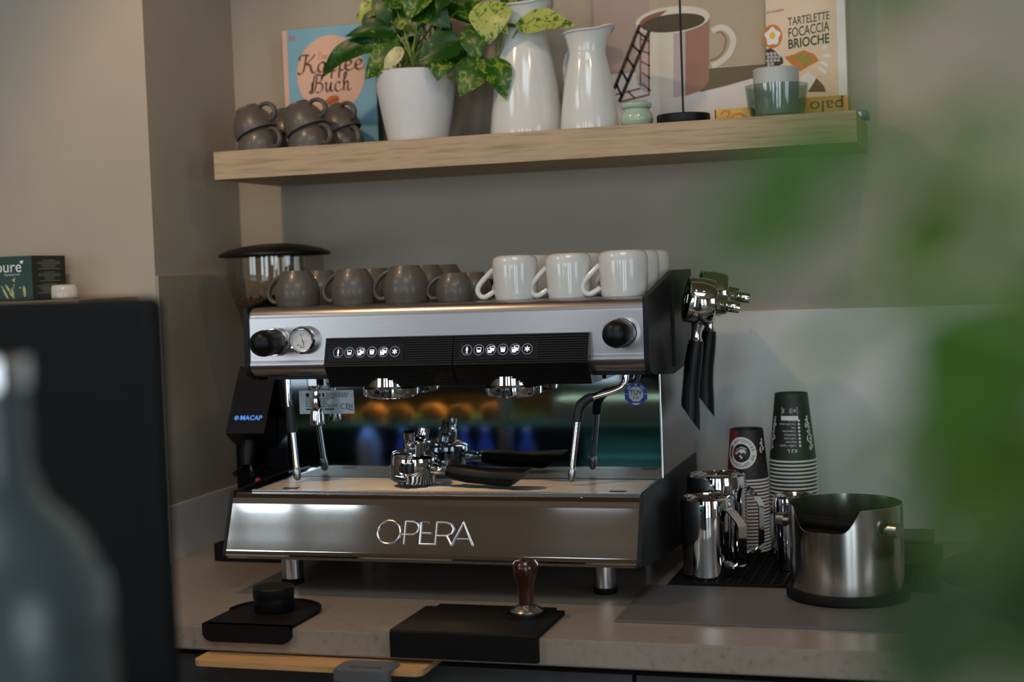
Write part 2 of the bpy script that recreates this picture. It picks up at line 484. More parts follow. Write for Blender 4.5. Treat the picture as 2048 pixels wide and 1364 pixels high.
# raised chrome letters on the base front
def face_pt(x, z, off=0.002):
    P = list(reversed(face))
    for (ya, za), (yb, zb) in zip(P, P[1:]):
        if za <= z <= zb:
            t = (z - za) / (zb - za); return Vector((x, ya + (yb - ya) * t - off, z))
    return Vector((x, P[-1][0] - off, z))
L0, L1, Z0, Z1 = 0.6075, 0.7985, 1.006, 1.046
def up(u, v): return face_pt(L0 + (L1 - L0) * u, Z0 + (Z1 - Z0) * v)
lt = {'O': [[(0.122 + 0.117 * math.cos(a), 0.5 + 0.5 * math.sin(a)) for a in [2 * math.pi * k / 36 for k in range(37)]]],
      'P': [[(0.285, 0), (0.285, 1)], [(0.285, 0.98), (0.37, 0.98), (0.41, 0.9), (0.432, 0.72), (0.41, 0.52), (0.37, 0.42), (0.255, 0.42)]],
      'E': [[(0.52, 0.96), (0.45, 0.96), (0.45, 0.03), (0.605, 0.03)], [(0.45, 0.5), (0.558, 0.5)]],
      'R': [[(0.605, 0.03), (0.605, 0.97)], [(0.605, 0.97), (0.70, 0.97), (0.75, 0.9), (0.782, 0.7), (0.762, 0.5), (0.715, 0.4), (0.61, 0.4)], [(0.715, 0.4), (0.772, 0.0)]],
      'A': [[(0.772, 0.0), (0.875, 0.98), (0.985, 0.0)], [(0.822, 0.27), (0.94, 0.27)]]}
for ch, strokes in lt.items():
    b = MB()
    for st in strokes: b.tube([up(u, v) for u, v in st], 0.0022, 8)
    b.build('letter', M['letter'], mc)
# black side covers of the base
side = [(-0.700, 0.987), (-0.70, 0.975), (-0.62, 0.965), (-0.127, 0.93), (-0.127, 1.101), (-0.472, 1.099), (-0.66, 1.0935)]
for x0, x1 in ((XR, 1.106), (0.295, XL)):
    MB().prism(side, x0, x1).build('side_cover', M['blackmetal'], mc)
# drip tray with its slotted grille
MB().box((0.336, -0.6435, 1.0882), (1.096, -0.4865, 1.0892)).build('tray_floor', M['black'], mc)
tr = MB()
tr.box((0.335, -0.650, 1.0885), (1.097, -0.644, 1.0965), 0.001).box((0.335, -0.486, 1.0885), (1.097, -0.480, 1.0965), 0.001)
tr.box((0.335, -0.644, 1.0885), (0.342, -0.486, 1.0965), 0.001).box((1.090, -0.644, 1.0885), (1.097, -0.486, 1.0965), 0.001)
tray = tr.build('drip_tray', M['steel2'], mc)
g = MB(); n = 15
for k in range(n):
    y = -0.642 + (0.155) * (k + 0.5) / n
    g.box((0.342, y - 0.0028, 1.0915), (1.090, y + 0.0028, 1.0962), 0.0008, seg=1)
gr = g.build('grille', M['grille'], tray)
for x in (0.392, 1.036):
    MB().box((x, -0.632, 1.0962), (x + 0.03, -0.620, 1.0972), 0.0004, seg=1).build('lift_slot', M['black'], tray)
# mirror splash plate and polished side panels
MB().box((0.334, -0.4845, 1.097), (1.104, -0.4755, 1.303), 0.001).build('splash_plate', M['mirror'], mc)
for x0, x1 in ((1.094, 1.1035), (0.3345, 0.345)):
    MB().box((x0, -0.475, 1.099), (x1, -0.128, 1.30)).build('side_panel', M['steel2'], mc)
MB().box((1.1036, -0.486, 1.099), (1.1066, -0.478, 1.302), 0.001).build('edge_trim', M['chrome'], mc)
# the head
def arc(cy, cz, r, a0, a1, n=7):
    return [(cy + r * math.cos(math.radians(a0 + (a1 - a0) * k / n)), cz + r * math.sin(math.radians(a0 + (a1 - a0) * k / n))) for k in range(n + 1)]
hp = [(-0.30, 1.4435)] + arc(-0.556, 1.4195, 0.024, 90, 180) + [(-0.5815, 1.343), (-0.582, 1.338)] + arc(-0.558, 1.333, 0.0255, 180, 255, 9) + [(-0.53, 1.304), (-0.30, 1.304)]
MB().prism(hp, 0.309, 1.0975).build('head_front', M['steel'], mc, sharp=40)
MB().box((0.309, -0.2995, 1.40), (1.0975, -0.13, 1.4435), 0.002).build('cup_tray', M['steel2'], mc)
hs = [(-0.584, 1.4435), (-0.325, 1.488), (-0.135, 1.488), (-0.135, 1.30), (-0.36, 1.286), (-0.55, 1.30), (-0.578, 1.309), (-0.586, 1.33)]
for x0, x1 in ((1.0978, 1.1075), (0.2995, 0.3087)):
    MB().prism(hs, x0, x1).build('head_side_cover', M['blackmetal'], mc)
MB().prism([(-0.36, 1.47), (-0.16, 1.47), (-0.16, 1.30), (-0.36, 1.30)], 1.1077, 1.113).build('hanger_plate', M['black'], mc)
MB().box((0.309, -0.145, 1.4435), (1.0975, -0.136, 1.482)).build('cup_rail', M['blackmetal'], mc)
# ribbed black group covers with lit touch panels
def ribbed(x0, x1, xb0, xb1):
    A, B, C_ = (-0.590, 1.3815), (-0.606, 1.330), (-0.578, 1.2865)
    pts = []
    def seg(p, q, n):
        dx, dz = q[0] - p[0], q[1] - p[1]; l = math.hypot(dx, dz); nx, nz = dz / l, -dx / l
        if nx > 0: nx, nz = -nx, -nz
        for k in range(n):
            for t, h in ((0.05, 0), (0.2, 0.0022), (0.66, 0.0022), (0.82, 0)):
                u = (k + t) / n
                pts.append((p[0] + dx * u + nx * h, p[1] + dz * u + nz * h))
    seg(A, B, 12); seg(B, C_, 11)
    outline = [(-0.575, 1.3815)] + pts + [(-0.50, 1.2865), (-0.50, 1.3055), (-0.575, 1.3055)]
    return MB().prism(outline, x0, x1)
M['rib'] = mat('ribbed_black', (14, 12, 11), 0.42, var=0.2, scale=60, spec=0.3)
M['screen'] = mat('touch_panel_black', (16, 17, 24), 0.4, spec=0.2)
M['glow'] = mat('lit_icon_white', (235, 238, 245), 0.5, emit=(225, 230, 245), estr=0.55)
M['glowdim'] = mat('lit_ring_grey', (150, 152, 160), 0.5, emit=(150, 152, 160), estr=0.3)
for (x0, x1, d0, d1, i0, i1) in ((0.478, 0.7375, 0.486, 0.640, 0.5065, 0.6225), (0.7395, 0.9985, 0.751, 0.905, 0.7665, 0.8835)):
    gc = ribbed(x0, x1, x0, x1).build('group_cover', M['rib'], mc, sharp=25)
    # touch panel parallel to the upper cover face
    def tp(x, v, off=0.0028):   # v metres below the top edge
        l = math.hypot(0.016, 0.0515); ny, nz = -0.0515 / l, 0.016 / l
        return Vector((x, -0.590 - 0.016 * v / l + ny * off, 1.3815 - 0.0515 * v / l + nz * off))
    b = MB()
    vs = [tp(d0, 0.013, 0.0008), tp(d1, 0.013, 0.0008), tp(d1, 0.046, 0.0008), tp(d0, 0.046, 0.0008), tp(d0, 0.013, 0.0026), tp(d1, 0.013, 0.0026), tp(d1, 0.046, 0.0026), tp(d0, 0.046, 0.0026)]
    b.add(vs, [[0, 1, 2, 3], [4, 5, 6, 7], [0, 1, 5, 4], [1, 2, 6, 5], [2, 3, 7, 6], [3, 0, 4, 7]])
    pn = b.build('touch_panel', M['screen'], gc)
    for k in range(6):
        cx = i0 + (i1 - i0) * k / 5; cv = 0.0295
        fn = lambda x, y, cx=cx, cv=cv: tp(cx + x * 0.001, cv - y * 0.001)
        b = MB().flat(ring_quads(0, 0, 9.4, 10.2, 36), fn, 1)
        def glass(ox, oy, fill, b=b, fn=fn):
            b.flat([line_quad(ox - 4.4, oy + 4.2, ox - 3.3, oy - 4.6, 1.1), line_quad(ox + 4.4, oy + 4.2, ox + 3.3, oy - 4.6, 1.1), line_quad(ox - 4.6, oy + 4.3, ox + 4.6, oy + 4.3, 1.0)], fn, 0)
            b.flat([[(ox - 4.3 + 0.1, oy + fill), (ox + 4.2, oy + fill), (ox + 3.3, oy - 5), (ox - 3.3, oy - 5)]], fn, 0)
        if k == 0:
            b.flat([[(-0.8, 6.5), (0.8, 6.5), (2.2, 0), (1.4, -1.8), (-1.4, -1.8), (-2.2, 0)], [(-0.6, -1.8), (0.6, -1.8), (1.4, -4.5), (-1.4, -4.5)], [(-1.8, -5), (-0.6, -5), (-1.0, -7.5), (-2.0, -7.0)], [(0.4, -5), (1.4, -5), (2.2, -7.2), (0.8, -7.2)]], fn, 0)
        elif k in (1, 3): glass(0, 0, 0.0 if k == 1 else 2.4)
        elif k in (2, 4):
            glass(2.6, 2.0, 0.5); glass(-2.0, -1.2, 0.0 if k == 2 else 1.8)
        else:
            for q in range(6):
                a = math.pi / 2 + q * math.pi / 3
                b.flat([ellipse(3.2 * math.cos(a), 3.2 * math.sin(a), 2.6, 1.1, 14, rot=a)], fn, 0)
        b.build('button_icon', [M['glow'], M['glowdim']], pn, recalc=False)
# group heads
for (cx) in (0.5885, 0.835):
    gh = MB().lathe([(0, 1.2615), (0.036, 1.2615), (0.038, 1.2645), (0.050, 1.2645), (0.054, 1.267), (0.055, 1.272), (0.055, 1.281), (0.051, 1.286), (0.049, 1.304), (0, 1.304)], 44, Matrix.Translation((cx, -0.541, 0)))
    gh.build('group_head', M['chrome'], mc)
# steam knobs: black caps on chrome collars
for (x, z) in ((0.368, 1.3765), (1.0605, 1.3795)):
    T = Matrix.Translation((x, -0.58, z)) @ Matrix.Rotation(R90, 4, 'X')
    k = MB().lathe([(0, 0), (0.0265, 0), (0.0275, 0.003), (0.0275, 0.014), (0.026, 0.017), (0, 0.017)], 36, T).build('steam_knob', M['chrome'], mc)
    MB().lathe([(0.0245, 0.0171), (0.0250, 0.02), (0.0252, 0.042), (0.0256, 0.058), (0.0240, 0.069), (0.0195, 0.077), (0.012, 0.0825), (0, 0.084)], 36, T, rfun=lambda r, z, a: (r * (1 - 0.05 * max(0, math.cos(6 * a)) * (1 if z < 0.06 else 0.3)), z)).build('knob_cap', M['black'], k)
# pressure gauge
T = Matrix.Translation((0.4285, -0.58, 1.379)) @ Matrix.Rotation(R90, 4, 'X')
gg = MB().lathe([(0.0, 0.001), (0.027, 0.001), (0.0275, 0.012), (0.0265, 0.018), (0.0245, 0.0205), (0.0225, 0.019), (0.0215, 0.012), (0, 0.012)], 44, T).build('pressure_gauge', M['chrome'], mc)
M['dial'] = mat('dial_white', (214, 212, 208), 0.5)
MB().lathe([(0, 0.0125), (0.0212, 0.0125)], 44, T).build('dial', M['dial'], gg)
def dp(x, y, h=0.0131): return T @ Vector((x, y, h))
b = MB()
fn = lambda x, y: Vector((0.4285 + x, -0.5933, 1.379 + y))
b.flat([line_quad(-0.003, 0.013, 0.0006, -0.001, 0.0007), line_quad(0.0025, 0.0135, 0.0020, 0.009, 0.0005), line_quad(0.005, -0.001, 0.010, -0.0018, 0.0005), line_quad(0.003, -0.003, 0.0085, -0.006, 0.0005), line_quad(0.0006, -0.001, 0.0030, -0.008, 0.0013), line_quad(-0.0105, -0.0105, -0.0085, -0.0085, 0.0018)], fn)
b.flat(ring_quads(-0.0045, -0.010, 0.0009, 0.0014, 12) + ring_quads(0.0025, -0.010, 0.0009, 0.0014, 12) + [ellipse(0.001, -0.001, 0.0012, 0.0012, 12)], fn)
b.text('BAR/PSI', 0.0030, lambda x, y: fn(x, y - 0.0148), bold=0.01)
b.build('needle_and_scale', M['ink'], gg, recalc=False)
# hot water spout
T = Matrix.Translation((0.4215, -0.525, 0))
hw = MB().lathe([(0, 1.306), (0.0135, 1.306), (0.0135, 1.283), (0.010, 1.277), (0.0055, 1.275), (0.0055, 1.262), (0.0075, 1.258), (0.0125, 1.238), (0.0143, 1.226), (0.0143, 1.209), (0.0120, 1.207), (0, 1.209)], 8 if False else 28, T).build('water_spout', M['chrome'], mc)
MB().lathe([(0.0138, 1.2845), (0.0175, 1.286), (0.0175, 1.302), (0.0138, 1.3035)], 6, T).build('hex_nut', M['chrome'], hw, sharp=20)
# steam wands
M['grip'] = mat('wand_grip_black', (24, 23, 23), 0.5, var=0.1)
wl = MB().tube([(0.366, -0.535, 1.306), (0.3665, -0.536, 1.285), (0.369, -0.54, 1.255), (0.372, -0.542, 1.24)], 0.0062, 14, smooth=4).build('steam_wand', M['chrome'], mc)
MB().tube([(0.3715, -0.5415, 1.245), (0.373, -0.543, 1.236), (0.375, -0.544, 1.21), (0.377, -0.545, 1.194)], [0.007, 0.0086, 0.0092, 0.0092], 16).build('grip', M['grip'], wl)
MB().tube([(0.377, -0.545, 1.195), (0.3835, -0.549, 1.122)], 0.0056, 14).build('lower_pipe', M['chrome'], wl)
MB().tube([(0.3832, -0.5488, 1.125), (0.3836, -0.549, 1.121), (0.3845, -0.5495, 1.108), (0.385, -0.55, 1.1025), (0.3852, -0.55, 1.100)], [0.0066, 0.0074, 0.0078, 0.006, 0.002], 16).build('tip', M['steel2'], wl)
wr = MB().tube([(1.052, -0.535, 1.306), (1.051, -0.537, 1.290), (1.044, -0.541, 1.277), (1.022, -0.546, 1.268), (0.999, -0.551, 1.262), (0.985, -0.554, 1.257)], 0.0062, 14, smooth=5).build('steam_wand', M['chrome'], mc)
MB().tube([(0.992, -0.552, 1.260), (0.983, -0.554, 1.2565), (0.972, -0.556, 1.248), (0.9655, -0.558, 1.236), (0.9635, -0.559, 1.222), (0.963, -0.56, 1.214)], [0.0078, 0.0088, 0.0094, 0.0094, 0.0094, 0.009], 16, smooth=4).build('grip', M['grip'], wr)
MB().tube([(0.963, -0.56, 1.216), (0.951, -0.565, 1.127)], 0.0056, 14).build('lower_pipe', M['chrome'], wr)
MB().tube([(0.9512, -0.565, 1.129), (0.951, -0.565, 1.126), (0.9498, -0.5655, 1.112), (0.949, -0.566, 1.106), (0.9488, -0.566, 1.1035)], [0.0066, 0.0074, 0.0078, 0.006, 0.002], 16).build('tip', M['steel2'], wr)
# rating plate and test badge on the splash plate
M['plate'] = mat('rating_plate', (176, 186, 190), 0.4, 0.3)
pl = [(0.3653, 1.2725), (0.4846, 1.2772), (0.4846, 1.2281), (0.3663, 1.2249)]
(ax, az), (bx_, bz), (cx_, cz), (dx, dz) = pl
pb = MB().box((ax, -0.4858, dz), (bx_, -0.4846, az), 0.0003, seg=1).build('rating_plate', M['plate'], mc)
b = MB(); fn = lambda x, y: Vector((ax + x, -0.4860, dz + y)); W_, H_ = bx_ - ax, az - dz
for r, (u0, u1) in enumerate(((0.5, 0.92), (0.5, 0.9), (0.5, 0.88), (0.12, 0.66), (0.12, 0.56), (0.12, 0.5), (0.12, 0.52), (0.12, 0.70), (0.12, 0.70))):
    y = H_ * (0.87 - 0.07 * r)
    random.seed(r); u = u0
    while u < u1:
        l = random.uniform(0.02, 0.06); b.flat([line_quad(W_ * u, y, W_ * min(u + l, u1), y, 0.0016)], fn); u += l + 0.012
b.flat([line_quad(W_ * 0.12, H_ * 0.2, W_ * 0.3, H_ * 0.2, 0.003), line_quad(W_ * 0.47, H_ * 0.2, W_ * 0.64, H_ * 0.2, 0.003)], fn)
b.text('CE', 0.016, lambda x, y: fn(x + W_ * 0.83, y + H_ * 0.2))
b.flat([line_quad(W_ * 0.90, H_ * 0.17, W_ * 0.98, H_ * 0.17, 0.002), line_quad(W_ * 0.90, H_ * 0.44, W_ * 0.98, H_ * 0.24, 0.001), line_quad(W_ * 0.98, H_ * 0.44, W_ * 0.90, H_ * 0.24, 0.001), line_quad(W_ * 0.91, H_ * 0.38, W_ * 0.93, H_ * 0.22, 0.001), line_quad(W_ * 0.97, H_ * 0.38, W_ * 0.95, H_ * 0.22, 0.001)], fn)
b.flat([ellipse(W_ * 0.16, H_ * 0.80, 0.0045, 0.0045, 16), [(W_ * 0.26, H_ * 0.72), (W_ * 0.40, H_ * 0.72), (W_ * 0.40, H_ * 0.88), (W_ * 0.26, H_ * 0.88)], [(W_ * 0.43, H_ * 0.72), (W_ * 0.47, H_ * 0.72), (W_ * 0.47, H_ * 0.88), (W_ * 0.43, H_ * 0.88)]], fn)
b.build('print', M['ink'], pb, recalc=False)
M['badgeblue'] = mat('badge_blue', (24, 62, 140), 0.4)
M['badgegrey'] = mat('badge_grey', (190, 192, 198), 0.4)
bc = (1.0587, -0.4845, 1.2584)
fn = lambda x, y: Vector((bc[0] + x, -0.4856, bc[2] + y))
octo = lambda r: [(r * math.cos(math.radians(22.5 + 45 * k)), r * math.sin(math.radians(22.5 + 45 * k))) for k in range(8)]
b = MB().prism(octo(0.0232), -0.4854, -0.4846, 'Y', Matrix.Translation((bc[0], 0, bc[2])))
bd = b.build('test_badge', M['badgeblue'], mc)
b = MB().flat([octo(0.0148)], fn)
b.build('badge_field', M['badgegrey'], bd, recalc=False)
fn2 = lambda x, y: Vector((bc[0] + x, -0.4858, bc[2] + y))
b = MB().text('T\u00dcV', 0.0125, lambda x, y: fn2(x, y - 0.001), bold=0.012).text('S\u00dcD', 0.0068, lambda x, y: fn2(x, y - 0.0098), bold=0.01)
b.flat([line_quad(-0.012, -0.003, 0.012, -0.003, 0.0004)], fn2)
b.build('badge_lettering', M['ink'], bd, recalc=False)
b = MB().flat([line_quad(-0.021, 0.0, -0.0155, 0.0, 0.0008), line_quad(0.0155, 0, 0.021, 0, 0.0008), line_quad(-0.008, -0.0175, 0.008, -0.0175, 0.0010), line_quad(-0.005, -0.0195, 0.005, -0.0195, 0.0009), line_quad(-0.0165, 0.010, -0.0105, 0.016, 0.001), line_quad(-0.0145, 0.008, -0.0085, 0.014, 0.0008), line_quad(0.0165, 0.010, 0.0105, 0.016, 0.001), line_quad(0.0145, 0.008, 0.0085, 0.014, 0.0008)], fn2)
b.flat(ring_quads(0, 0.0175, 0.001, 0.0018, 14), fn2)
b.build('badge_marks', M['inkwhite'], bd, recalc=False)
# feet
for (x, y) in ((0.378, -0.575), (1.010, -0.575), (0.378, -0.20), (1.010, -0.20)):
    ft = MB().lathe([(0, 0.912), (0.0215, 0.912), (0.0215, 0.9745), (0, 0.9745)], 32, Matrix.Translation((x, y, 0))).build('foot', M['steel2'], mc)
    MB().lathe([(0, 0.9002), (0.0205, 0.9002), (0.022, 0.903), (0.022, 0.9118), (0, 0.9118)], 32, Matrix.Translation((x, y, 0))).build('rubber_pad', M['matte'], ft)

# ------------------------------------------------------------------ portafilters
def portafilter(label, group, spouts=2):
    """Local frame: basket opening up (+z), handle along +x, spouts below."""
    t = thing('portafilter', label, 'portafilter', (0, 0, 0), group)
    MB().lathe([(0.0295, 0.014), (0.0345, 0.016), (0.0365, 0.0145), (0.0365, 0.002), (0.0375, 0.0), (0.0375, -0.0215), (0.0358, -0.0265), (0.031, -0.0292), (0, -0.0305), (0, -0.027), (0.028, -0.0262), (0.0325, -0.022), (0.0325, 0.012)], 44, close=True).build('basket_ring', M['chrome'], t, world=False)
    for s in (-1, 1): MB().box((-0.009, s * 0.0375 - 0.006, 0.002), (0.009, s * 0.0375 + 0.006, 0.010), 0.0015).build('lug', M['chrome'], t, world=False)
    MB().tube([(0.030, 0, -0.009), (0.045, 0, -0.009), (0.056, 0, -0.010), (0.064, 0, -0.011)], [0.012, 0.0085, 0.008, 0.0105], 16).build('neck', M['chrome'], t, world=False)
    h = [(0.0635, -0.0110, 0.0125), (0.075, -0.0112, 0.0142), (0.10, -0.012, 0.0155), (0.125, -0.0135, 0.0148), (0.15, -0.016, 0.0155), (0.172, -0.0195, 0.018), (0.1885, -0.0225, 0.0195)]
    b = MB(); vs = []; fs = []; n = 20
    for i, (x, z, r) in enumerate(h):
        for k in range(n):
            a = 2 * math.pi * k / n
            y = 1.04 * r * math.cos(a); zz = 0.92 * r * math.sin(a)
            xx = x - (zz * 1.0 if i == len(h) - 1 else zz * 0.45 if i == len(h) - 2 else 0)
            vs.append(Vector((xx, y, z + zz)))
    for i in range(len(h) - 1):
        for k in range(n):
            k2 = (k + 1) % n; fs.append([i * n + k, i * n + k2, (i + 1) * n + k2, (i + 1) * n + k])
    fs += [list(range(n))[::-1], [(len(h) - 1) * n + k for k in range(n)]]
    b.add(vs, fs)
    b.build('handle', M['black'], t, world=False)
    sp = MB()
    sp.tube([(0, 0, -0.029), (0, 0, -0.047)], [0.0165, 0.0155], 24)
    sp.sphere((0, 0, -0.047), 0.0155, sc=(1, 1, 0.55))
    for s in ((-1, 1) if spouts == 2 else (1,)):
        sp.tube([(0, s * 0.004, -0.044), (0, s * 0.014, -0.046), (0, s * 0.022, -0.053), (0, s * 0.0245, -0.066)], [0.0095, 0.0095, 0.0092, 0.0088], 14, smooth=4)
    sp.build('spout', M['chrome'], t, world=False)
    return t

PS = 1.2
def place(o, loc, xaxis, zaxis):
    z = Vector(zaxis).normalized(); x = Vector(xaxis); x = (x - z * x.dot(z)).normalized(); y = z.cross(x)
    R_ = Matrix((x, y, z)).transposed().to_4x4()
    o.matrix_world = Matrix.Translation(loc) @ R_ @ Matrix.Scale(PS, 4)
    return o
pf = portafilter('black-handled chrome portafilter lying upside down on the drip tray', 'portafilters around the machine')
place(pf, (0.640, -0.574, 1.1240), (1, -0.15, -0.14), (-0.14, 0.04, -1))
pf3 = copy_tree(pf); pf3['label'] = 'front portafilter hanging handle down on the right side of the machine'; pf3['group'] = 'portafilters around the machine'
place(pf3, (1.160, -0.385, 1.428), (-0.06, 0.03, -1), (-1, -0.35, 0.20))
pf4 = copy_tree(pf); pf4['label'] = 'rear portafilter hanging handle down, half hidden behind the front hanging one'; pf4['group'] = 'portafilters around the machine'
place(pf4, (1.161, -0.245, 1.440), (-0.02, 0.02, -1), (-1, -0.30, 0.18))

# ------------------------------------------------------------------ cups standing upside down on the machine
def grey_cup(label, group):
    t = thing('coffee_cup', label, 'cup', (0, 0, 0), group)
    o = [(0.0395, 0.0), (0.0405, 0.002), (0.0432, 0.014), (0.0440, 0.024), (0.0428, 0.033), (0.0394, 0.043), (0.0338, 0.0525), (0.0288, 0.060), (0.0268, 0.0632), (0.0235, 0.0635), (0.0228, 0.0605), (0, 0.0600)]
    i = [(0, 0.0555), (0.022, 0.055), (0.034, 0.044), (0.0395, 0.030), (0.040, 0.016), (0.0378, 0.002)]
    MB().lathe(o + i, 40, close=True).build('cup_body', M['grey'], t, world=False)
    MB().tube([(-0.026, 0, 0.0545), (-0.036, 0, 0.0535), (-0.049, 0, 0.047), (-0.060, 0, 0.036), (-0.0645, 0, 0.024), (-0.061, 0, 0.013), (-0.052, 0, 0.0075), (-0.041, 0, 0.0095)], [0.0042, 0.0045, 0.0045, 0.0045, 0.0045, 0.0045, 0.0043, 0.004], 12, smooth=5, squash=1.25).build('handle', M['grey'], t, world=False)
    return t
def white_mug(label, group):
    t = thing('coffee_mug', label, 'mug', (0, 0, 0), group)
    o = [(0.0385, 0.0), (0.0395, 0.0015), (0.0405, 0.010), (0.0425, 0.035), (0.0435, 0.058), (0.0432, 0.072), (0.0405, 0.0795), (0.035, 0.083), (0.027, 0.0838), (0.0255, 0.0815), (0, 0.081)]
    i = [(0, 0.077), (0.033, 0.077), (0.039, 0.070), (0.0395, 0.055), (0.0375, 0.010), (0.0368, 0.002)]
    MB().lathe(o + i, 44, close=True).build('mug_body', M['white'], t, world=False)
    MB().tube([(-0.0415, 0, 0.058), (-0.050, 0, 0.050), (-0.062, 0, 0.038), (-0.0705, 0, 0.027), (-0.0725, 0, 0.017), (-0.068, 0, 0.0085), (-0.060, 0, 0.006), (-0.051, 0, 0.010), (-0.041, 0, 0.0165)], 0.0052, 12, smooth=5).build('handle', M['white'], t, world=False)
    return t

TOPZ = 1.4437
NTH = ['first', 'second', 'third', 'fourth', 'fifth', 'sixth', 'seventh', 'eighth', 'ninth', 'tenth', 'eleventh', 'twelfth', 'thirteenth', 'fourteenth', 'fifteenth', 'sixteenth', 'seventeenth', 'eighteenth', 'nineteenth', 'twentieth', 'twenty-first', 'twenty-second', 'twenty-third', 'twenty-fourth', 'twenty-fifth', 'twenty-sixth']
gc0 = None
GX = [0.383, 0.503, 0.617]
ROW = ['front row', 'middle row', 'back row']
random.seed(4)
for r, y in enumerate((-0.505, -0.405, -0.305)):
    for c_, x in enumerate(GX):
        lab = '%s upside-down grey stoneware cup from the left in the %s on the coffee machine' % (NTH[c_], ROW[r])
        if gc0 is None: gc0 = grey_cup(lab, 'grey cups on top of the machine'); o = gc0
        else: o = dup(gc0, (0, 0, 0), label=lab)
        o.location = (x + random.uniform(-0.004, 0.004), y, TOPZ)
        o.rotation_euler = (0, 0, random.uniform(-0.12, 0.12))
        o.scale = (1.02, 1.02, 1.10)
        if c_ == 2: o.scale = (1.04, 1.04, 1.14)
for r, y in enumerate((-0.505, -0.405)):
    lab = 'small upside-down grey espresso cup in the %s beside the white mugs' % ROW[r]
    o = dup(gc0, (0.713 + 0.004 * r, y, TOPZ), 0.05, lab, 'small grey cups on top of the machine')
    o.scale = (0.84, 0.84, 0.86)
wm0 = None
WX = [0.838, 0.943, 1.048]
for r, y in enumerate((-0.510, -0.405, -0.30)):
    for c_, x in enumerate(WX):
        lab = '%s upside-down glossy white mug from the left in the %s of white mugs' % (NTH[c_], ROW[r])
        if wm0 is None: wm0 = white_mug(lab, 'white mugs on top of the machine'); o = wm0
        else: o = dup(wm0, (0, 0, 0), label=lab)
        o.location = (x, y, TOPZ)
        o.rotation_euler = (0, 0, [0.25, 0.2, 0.3][c_])
        if c_ == 2: o.scale = (1.06, 1.06, 1.02)

# ------------------------------------------------------------------ wall shelf and what stands on it
SZ = 1.7775
tag(MB().box((0.109, -0.321, 1.717), (1.4645, -0.0005, SZ), 0.0012).build('wall_shelf', M['oak']), 'thick oak floating shelf on the wall above the coffee machine', 'shelf')

def wide_cup():
    t = thing('coffee_cup', 'x', 'cup', (0, 0, 0), 'grey cups stacked on the shelf')
    o = [(0.0455, 0.0), (0.0468, 0.0012), (0.0470, 0.010), (0.0455, 0.022), (0.0420, 0.034), (0.0360, 0.0455), (0.0285, 0.054), (0.0265, 0.0575), (0.0258, 0.0622), (0.0235, 0.0625), (0.0228, 0.0595), (0, 0.0590)]
    i = [(0, 0.0550), (0.025, 0.0535), (0.034, 0.044), (0.040, 0.033), (0.0432, 0.020), (0.0446, 0.009), (0.0445, 0.0012)]
    MB().lathe(o + i, 40, close=True).build('cup_body', M['grey'], t, world=False)
    MB().tube([(-0.033, 0, 0.049), (-0.044, 0, 0.050), (-0.058, 0, 0.045), (-0.0675, 0, 0.034), (-0.069, 0, 0.023), (-0.064, 0, 0.014), (-0.055, 0, 0.010), (-0.0455, 0, 0.0125)], [0.0042, 0.0046, 0.0048, 0.0048, 0.0048, 0.0046, 0.0044, 0.004], 12, smooth=5, squash=1.3).build('handle', M['grey'], t, world=False)
    return t
wc0 = wide_cup(); wc_used = []
def shelf_cup(x, y, z, rz, tilt, axis, lab, grp='grey cups stacked on the shelf'):
    o = wc0 if not wc_used else dup(wc0, (x, y, z))
    wc_used.append(o); o.location = (x, y, z); o['label'] = lab
    o.scale = (1.0, 1.0, 1.0)
    o.rotation_mode = 'QUATERNION'
    o.rotation_quaternion = Matrix.Rotation(tilt, 4, Vector(axis)).to_quaternion() @ Matrix.Rotation(rz, 4, 'Z').to_quaternion()
    return o
ST = [(0.176, -0.235, 'front stack at the left end of the shelf', 2.75), (0.200, -0.125, 'rear stack at the left end of the shelf', 2.75),
      (0.298, -0.235, 'front stack before the blue book', 2.7), (0.338, -0.140, 'rear stack before the blue book', 2.45)]
for (x, y, where, rz) in ST:
    shelf_cup(x, y, SZ, rz, 0, (0, 0, 1), 'lower upside-down grey cup of the ' + where)
    shelf_cup(x - 0.004, y, SZ + 0.0410, rz + 0.15, -0.40, (0.12, 1, 0), 'tilted upper grey cup of the ' + where)

# blue coffee book leaning on the wall
M['bookblue'] = mat('book_cloth_blue', (118, 168, 188), 0.5, var=0.04)
M['bookpink'] = mat('book_salmon', (216, 172, 148), 0.5, var=0.03)
M['bookdark'] = mat('book_edge_teal', (52, 84, 94), 0.6)
M['pages'] = mat('paper_pages', (214, 206, 190), 0.8)
M['brown'] = mat('print_brown', (96, 48, 26), 0.55)
M['darkbrown'] = mat('print_dark_brown', (60, 34, 26), 0.55)
M['orange'] = mat('print_orange', (190, 96, 44), 0.55)
M['red'] = mat('print_red', (196, 70, 76), 0.55)
bk = [(0.1537, 2.0742), (0.3956, 2.0711), (0.3838, 1.8042)]
BX0, BX1, BZ1 = bk[0][0], bk[2][0], (bk[0][1] + bk[1][1]) / 2
t = thing('book', 'light blue hardback coffee book with a salmon disc standing against the wall', 'book', (BX0, -0.03, SZ))
MB().box((BX0, -0.050, SZ + 0.0005), (BX1, -0.0475, BZ1), 0.0008).build('front_cover', M['bookblue'], t)
MB().box((BX0 + 0.003, -0.0474, SZ + 0.004), (BX1 - 0.004, -0.0256, BZ1 - 0.004)).build('page_block', M['pages'], t)
MB().box((BX0, -0.0255, SZ + 0.0005), (BX1, -0.023, BZ1), 0.0008).build('back_cover', M['bookdark'], t)
MB().box((BX1 - 0.0039, -0.0474, SZ + 0.001), (BX1, -0.0256, BZ1 - 0.001)).build('fore_edge', M['bookdark'], t)
def bfn(off): return lambda x, z: Vector((BX0 + x, -0.0500 - off, z))
